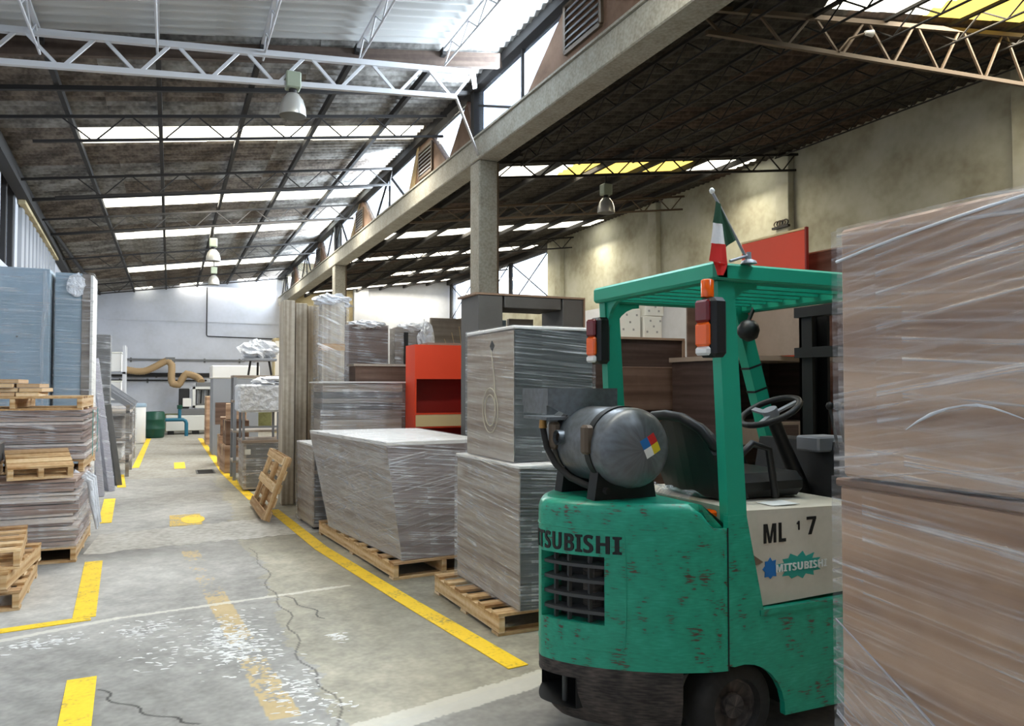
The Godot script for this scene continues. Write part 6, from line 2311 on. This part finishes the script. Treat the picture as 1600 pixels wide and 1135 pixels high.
func build_far_end():
	# drums
	var o := thing("white_drum", "white drum with a blue lid beside the wrapped racks", "drum", Vector3(-0.86, 0, -23.6))
	var s := Shape.new()
	s.lathe([Vector2(0, 0), Vector2(0.25, 0), Vector2(0.27, 0.03), Vector2(0.27, 1.0), Vector2(0.24, 1.05), Vector2(0, 1.05)], 24)
	part(o, "drum_body", s, M.white_edge)
	s = Shape.new()
	s.lathe([Vector2(0.28, 1.0), Vector2(0.29, 1.05), Vector2(0.27, 1.1), Vector2(0, 1.12)], 24)
	part(o, "lid", s, M.blue_grey_board, "blue lid")
	o = thing("green_barrel", "dark green plastic barrel before the far wall", "barrel", Vector3(-0.4, 0, -25.9))
	s = Shape.new()
	s.lathe([Vector2(0, 0), Vector2(0.24, 0), Vector2(0.275, 0.05), Vector2(0.29, 0.26), Vector2(0.3, 0.28), Vector2(0.29, 0.3), Vector2(0.29, 0.54), Vector2(0.3, 0.56), Vector2(0.29, 0.58), Vector2(0.275, 0.76), Vector2(0.25, 0.8), Vector2(0.25, 0.78), Vector2(0, 0.78)], 28)
	part(o, "barrel_body", s, M.drum_green)
	s = Shape.new()
	s.lathe([Vector2(0.04, 0.78), Vector2(0.04, 0.81), Vector2(0, 0.81)], 12, Transform3D(Basis.IDENTITY, Vector3(0.14, 0, 0)))
	part(o, "bung", s, M.black_plastic)
	# woodworking machine with its frame, blue pipe and extraction hose
	o = thing("white_machine", "white woodworking machine with a square frame at the far wall", "machine", Vector3(0.8, 0, -27.6))
	s = Shape.new()
	s.soft_box(Vector3(-0.9, 0.12, -0.45), Vector3(1.0, 0.62, 0.35), 0.02)
	part(o, "base", s, M.machine_white)
	for x in [-0.75, 0.0, 0.8]:
		s = Shape.new()
		s.box(Vector3(x - 0.1, 0, -0.35), Vector3(x + 0.1, 0.12, 0.3))
		part(o, "foot", s, M.black_paint)
	s = Shape.new()
	s.soft_box(Vector3(-0.5, 0.62, -0.3), Vector3(0.7, 0.82, 0.2), 0.02)
	part(o, "table", s, M.machine_grey)
	s = Shape.new()
	s.soft_box(Vector3(-0.52, 0.84, -0.2), Vector3(-0.2, 1.5, 0.15), 0.02)
	part(o, "motor_housing", s, M.black_plastic)
	s = Shape.new()
	s.soft_box(Vector3(-0.4, 0.9, 0.16), Vector3(-0.14, 1.18, 0.22), 0.01)
	part(o, "control_box", s, M.white_edge)
	for e in [[-0.1, 0.86, -0.02, 1.56], [0.48, 0.86, 0.56, 1.56], [-0.1, 0.86, 0.56, 0.94], [-0.1, 1.48, 0.56, 1.56]]:
		s = Shape.new()
		s.box(Vector3(e[0], e[1], 0.1), Vector3(e[2], e[3], 0.18))
		part(o, "frame_bar", s, M.machine_white)
	s = Shape.new()
	s.soft_box(Vector3(0.0, 0.86, -0.2), Vector3(0.46, 1.7, 0.06), 0.02)
	part(o, "cutter_housing", s, M.machine_grey)
	for k in 4:
		s = Shape.new()
		s.tube([Vector3(0.04 + 0.11 * k, 1.0, 0.08), Vector3(0.06 + 0.11 * k, 1.44, 0.08)], 0.02, 8)
		part(o, "cutter_rod", s, M.black_plastic if k % 2 else M.steel_grey)
	o = thing("blue_pipe", "blue pipe running from the barrel to the machine", "pipe", Vector3(-0.05, 0, -26.4))
	s = Shape.new()
	s.tube([Vector3(-0.1, 0.52, 0), Vector3(0.45, 0.52, 0), Vector3(0.52, 0.48, 0), Vector3(0.55, 0.4, 0), Vector3(0.55, 0.0, 0)], 0.055, 12)
	part(o, "pipe", s, M.pipe_blue)
	s = Shape.new()
	s.tube([Vector3(0.35, 0.57, 0), Vector3(0.35, 0.86, 0)], 0.05, 12)
	part(o, "valve_stem", s, M.pipe_blue)
	s = Shape.new()
	s.tube([Vector3(0.35, 0.86, 0), Vector3(0.35, 0.98, 0)], 0.08, 12)
	part(o, "valve_cap", s, M.drum_green)
	# extraction hose
	o = thing("extraction_hose", "fat tan flexible hose sagging along the far wall to the machine", "hose", Vector3(0, 2.2, -28.7))
	var c := Curve3D.new()
	for p in [Vector3(-1.9, 2.3, 0), Vector3(-1.3, 2.12, 0), Vector3(-0.8, 2.08, 0), Vector3(-0.35, 2.3, 0), Vector3(-0.1, 2.44, 0), Vector3(0.06, 2.3, 0.05), Vector3(0.05, 1.9, 0.1), Vector3(0.1, 1.65, 0.15), Vector3(0.28, 1.62, 0.15), Vector3(0.38, 1.8, 0.15), Vector3(0.52, 2.0, 0.15), Vector3(0.7, 1.95, 0.2), Vector3(0.9, 1.85, 0.4), Vector3(0.98, 1.72, 0.6)]:
		c.add_point(p - Vector3(0, 2.2, 0))
	for i in range(1, c.point_count - 1):
		var d := (c.get_point_position(i + 1) - c.get_point_position(i - 1)) / 6.0
		c.set_point_in(i, -d)
		c.set_point_out(i, d)
	var pts := []
	var rad := []
	var n := 130
	for i in n + 1:
		pts.append(c.sample_baked(c.get_baked_length() * i / n))
		rad.append(0.115 + (0.008 if i % 2 else -0.006))
	s = Shape.new()
	s.tube(pts, rad, 14)
	part(o, "hose_body", s, M.hose_tan)
	s = Shape.new()
	s.box(Vector3(-0.14, 0.18, -0.12), Vector3(0.16, 0.36, 0.1))
	part(o, "wall_bracket", s, M.machine_grey)
	# rails and conduit on the wall
	for q in [["thin grey rail along the far wall above the hose", -2.6, 2.5, 2.5, 0.03, "machine_grey"], ["dark wall rail running behind the hose and machine", -2.6, 1.75, 1.97, 0.07, "steel_dark"], ["thin dark rail below the thick one on the far wall", -2.6, 1.2, 1.78, 0.025, "steel_dark"]]:
		o = thing("wall_rail", q[0], "rail", Vector3(0, q[3], FAR_Z + 0.05))
		s = Shape.new()
		s.box(Vector3(q[1], -q[4], -0.03), Vector3(q[2], q[4], 0.03))
		part(o, "rail", s, M[q[5]])
		for k in 5:
			s = Shape.new()
			var x := lerpf(q[1] + 0.2, q[2] - 0.2, k / 4.0)
			s.box(Vector3(x - 0.03, -0.1, -0.045), Vector3(x + 0.03, 0.06, -0.031))
			part(o, "bracket", s, M.machine_grey)
	o = thing("conduit", "thin dark conduit dropping and turning right on the far wall", "conduit", Vector3(1.18, 3.35, FAR_Z + 0.06))
	s = Shape.new()
	s.tube([Vector3(0, 1.75, 0), Vector3(0, 0.06, 0), Vector3(0.02, 0.01, 0), Vector3(0.08, 0, 0), Vector3(2.5, -0.04, 0)], 0.02, 8)
	part(o, "pipe", s, M.steel_dark)
	s = Shape.new()
	s.box(Vector3(2.4, -0.1, -0.025), Vector3(2.5, 0.02, 0.03))
	part(o, "junction_box", s, M.machine_grey)

func build_lamps():
	build_fixings()
	var spots := [[Vector3(1.13, 4.86, -8.12), "large bell lamp hanging from the white truss", 0.3], [Vector3(0.76, left_roof(0.76) - 0.415, -16.3), "bell lamp hanging half way down the aisle", 0.24], [Vector3(1.0, left_roof(1.0) - 0.415, -21.0), "bell lamp hanging farthest down the aisle", 0.16], [Vector3(6.2, right_roof(6.2) - 0.33, -10.3), "bell lamp hanging from the dark truss behind the forklift", 0.14]]
	for i in 4:
		var q: Array = spots[i]
		var o := thing("bell_lamp", q[1], "lamp", q[0], 0, "bell lamps under the roof")
		var drop: float = 0.02 if i == 0 else q[2]
		var s := Shape.new()
		s.tube([Vector3(0, -0.02, 0), Vector3(0, -drop - 0.02, 0)], 0.012, 8)
		part(o, "hook", s, M.steel_dark)
		s = Shape.new()
		s.soft_box(Vector3(-0.075, -drop - 0.19, -0.075), Vector3(0.075, -drop - 0.02, 0.075), 0.012)
		part(o, "ballast_box", s, M.lamp_box)
		s = Shape.new()
		s.tube([Vector3(0, -drop - 0.19, 0), Vector3(0, -drop - 0.23, 0)], 0.04, 12)
		part(o, "neck", s, M.steel_dark)
		s = Shape.new()
		s.lathe([Vector2(0.135, -drop - 0.47), Vector2(0.137, -drop - 0.46), Vector2(0.13, -drop - 0.38), Vector2(0.105, -drop - 0.3), Vector2(0.06, -drop - 0.24), Vector2(0.03, -drop - 0.23)], 28)
		part(o, "reflector", s, M.lamp_shell)
		s = Shape.new()
		s.lathe([Vector2(0, -drop - 0.42), Vector2(0.035, -drop - 0.4), Vector2(0.045, -drop - 0.35), Vector2(0.03, -drop - 0.28), Vector2(0, -drop - 0.24)], 14)
		part(o, "bulb", s, M.lens_clear)

func build_fixings():
	# small fixed things: drain cover, wall bracket with cable, spotlight arm on the brown truss
	var o := thing("drain_cover", "dark iron drain cover in the aisle near the brown cartons", "drain cover", Vector3(0.62, 0, -15.25))
	var s := Shape.new()
	s.box(Vector3(-0.16, 0.0, -0.35), Vector3(0.16, 0.006, 0.35))
	part(o, "frame", s, M.iron_grey)
	for k in 8:
		s = Shape.new()
		s.box(Vector3(-0.13, 0.006, -0.3 + 0.08 * k), Vector3(0.13, 0.009, -0.26 + 0.08 * k))
		part(o, "grate_bar", s, M.steel_dark)
	o = thing("cable_bundle", "small dark cable bundle on a bracket of the right wall", "cable", Vector3(10.06, 4.46, -10.6))
	s = Shape.new()
	s.box(Vector3(-0.06, -0.04, -0.2), Vector3(0.0, 0.0, 0.2))
	part(o, "bracket", s, M.steel_dark)
	for k in 4:
		s = Shape.new()
		var ring := []
		for i in 17:
			var a := TAU * i / 16
			ring.append(Vector3(-0.03, 0.05 + 0.05 * sin(a), -0.1 + 0.07 * k + 0.07 * cos(a)))
		s.tube(ring, 0.012, 6, false)
		part(o, "cable", s, M.steel_dark if k % 2 else M.steel_brown)
	o = thing("spot_arm", "short white-tipped spotlight arm fixed to the brown truss", "spotlight", Vector3(5.86, 4.8, -5.42))
	s = Shape.new()
	s.tube([Vector3(0, 0, 0.02), Vector3(0.1, 0.13, 0.06), Vector3(0.3, 0.21, 0.1)], 0.012, 8)
	part(o, "arm", s, M.steel_brown)
	s = Shape.new()
	s.tube([Vector3(0.26, 0.2, 0.1), Vector3(0.34, 0.2, 0.12)], [0.02, 0.035], 12)
	part(o, "spot_head", s, M.decal_white)
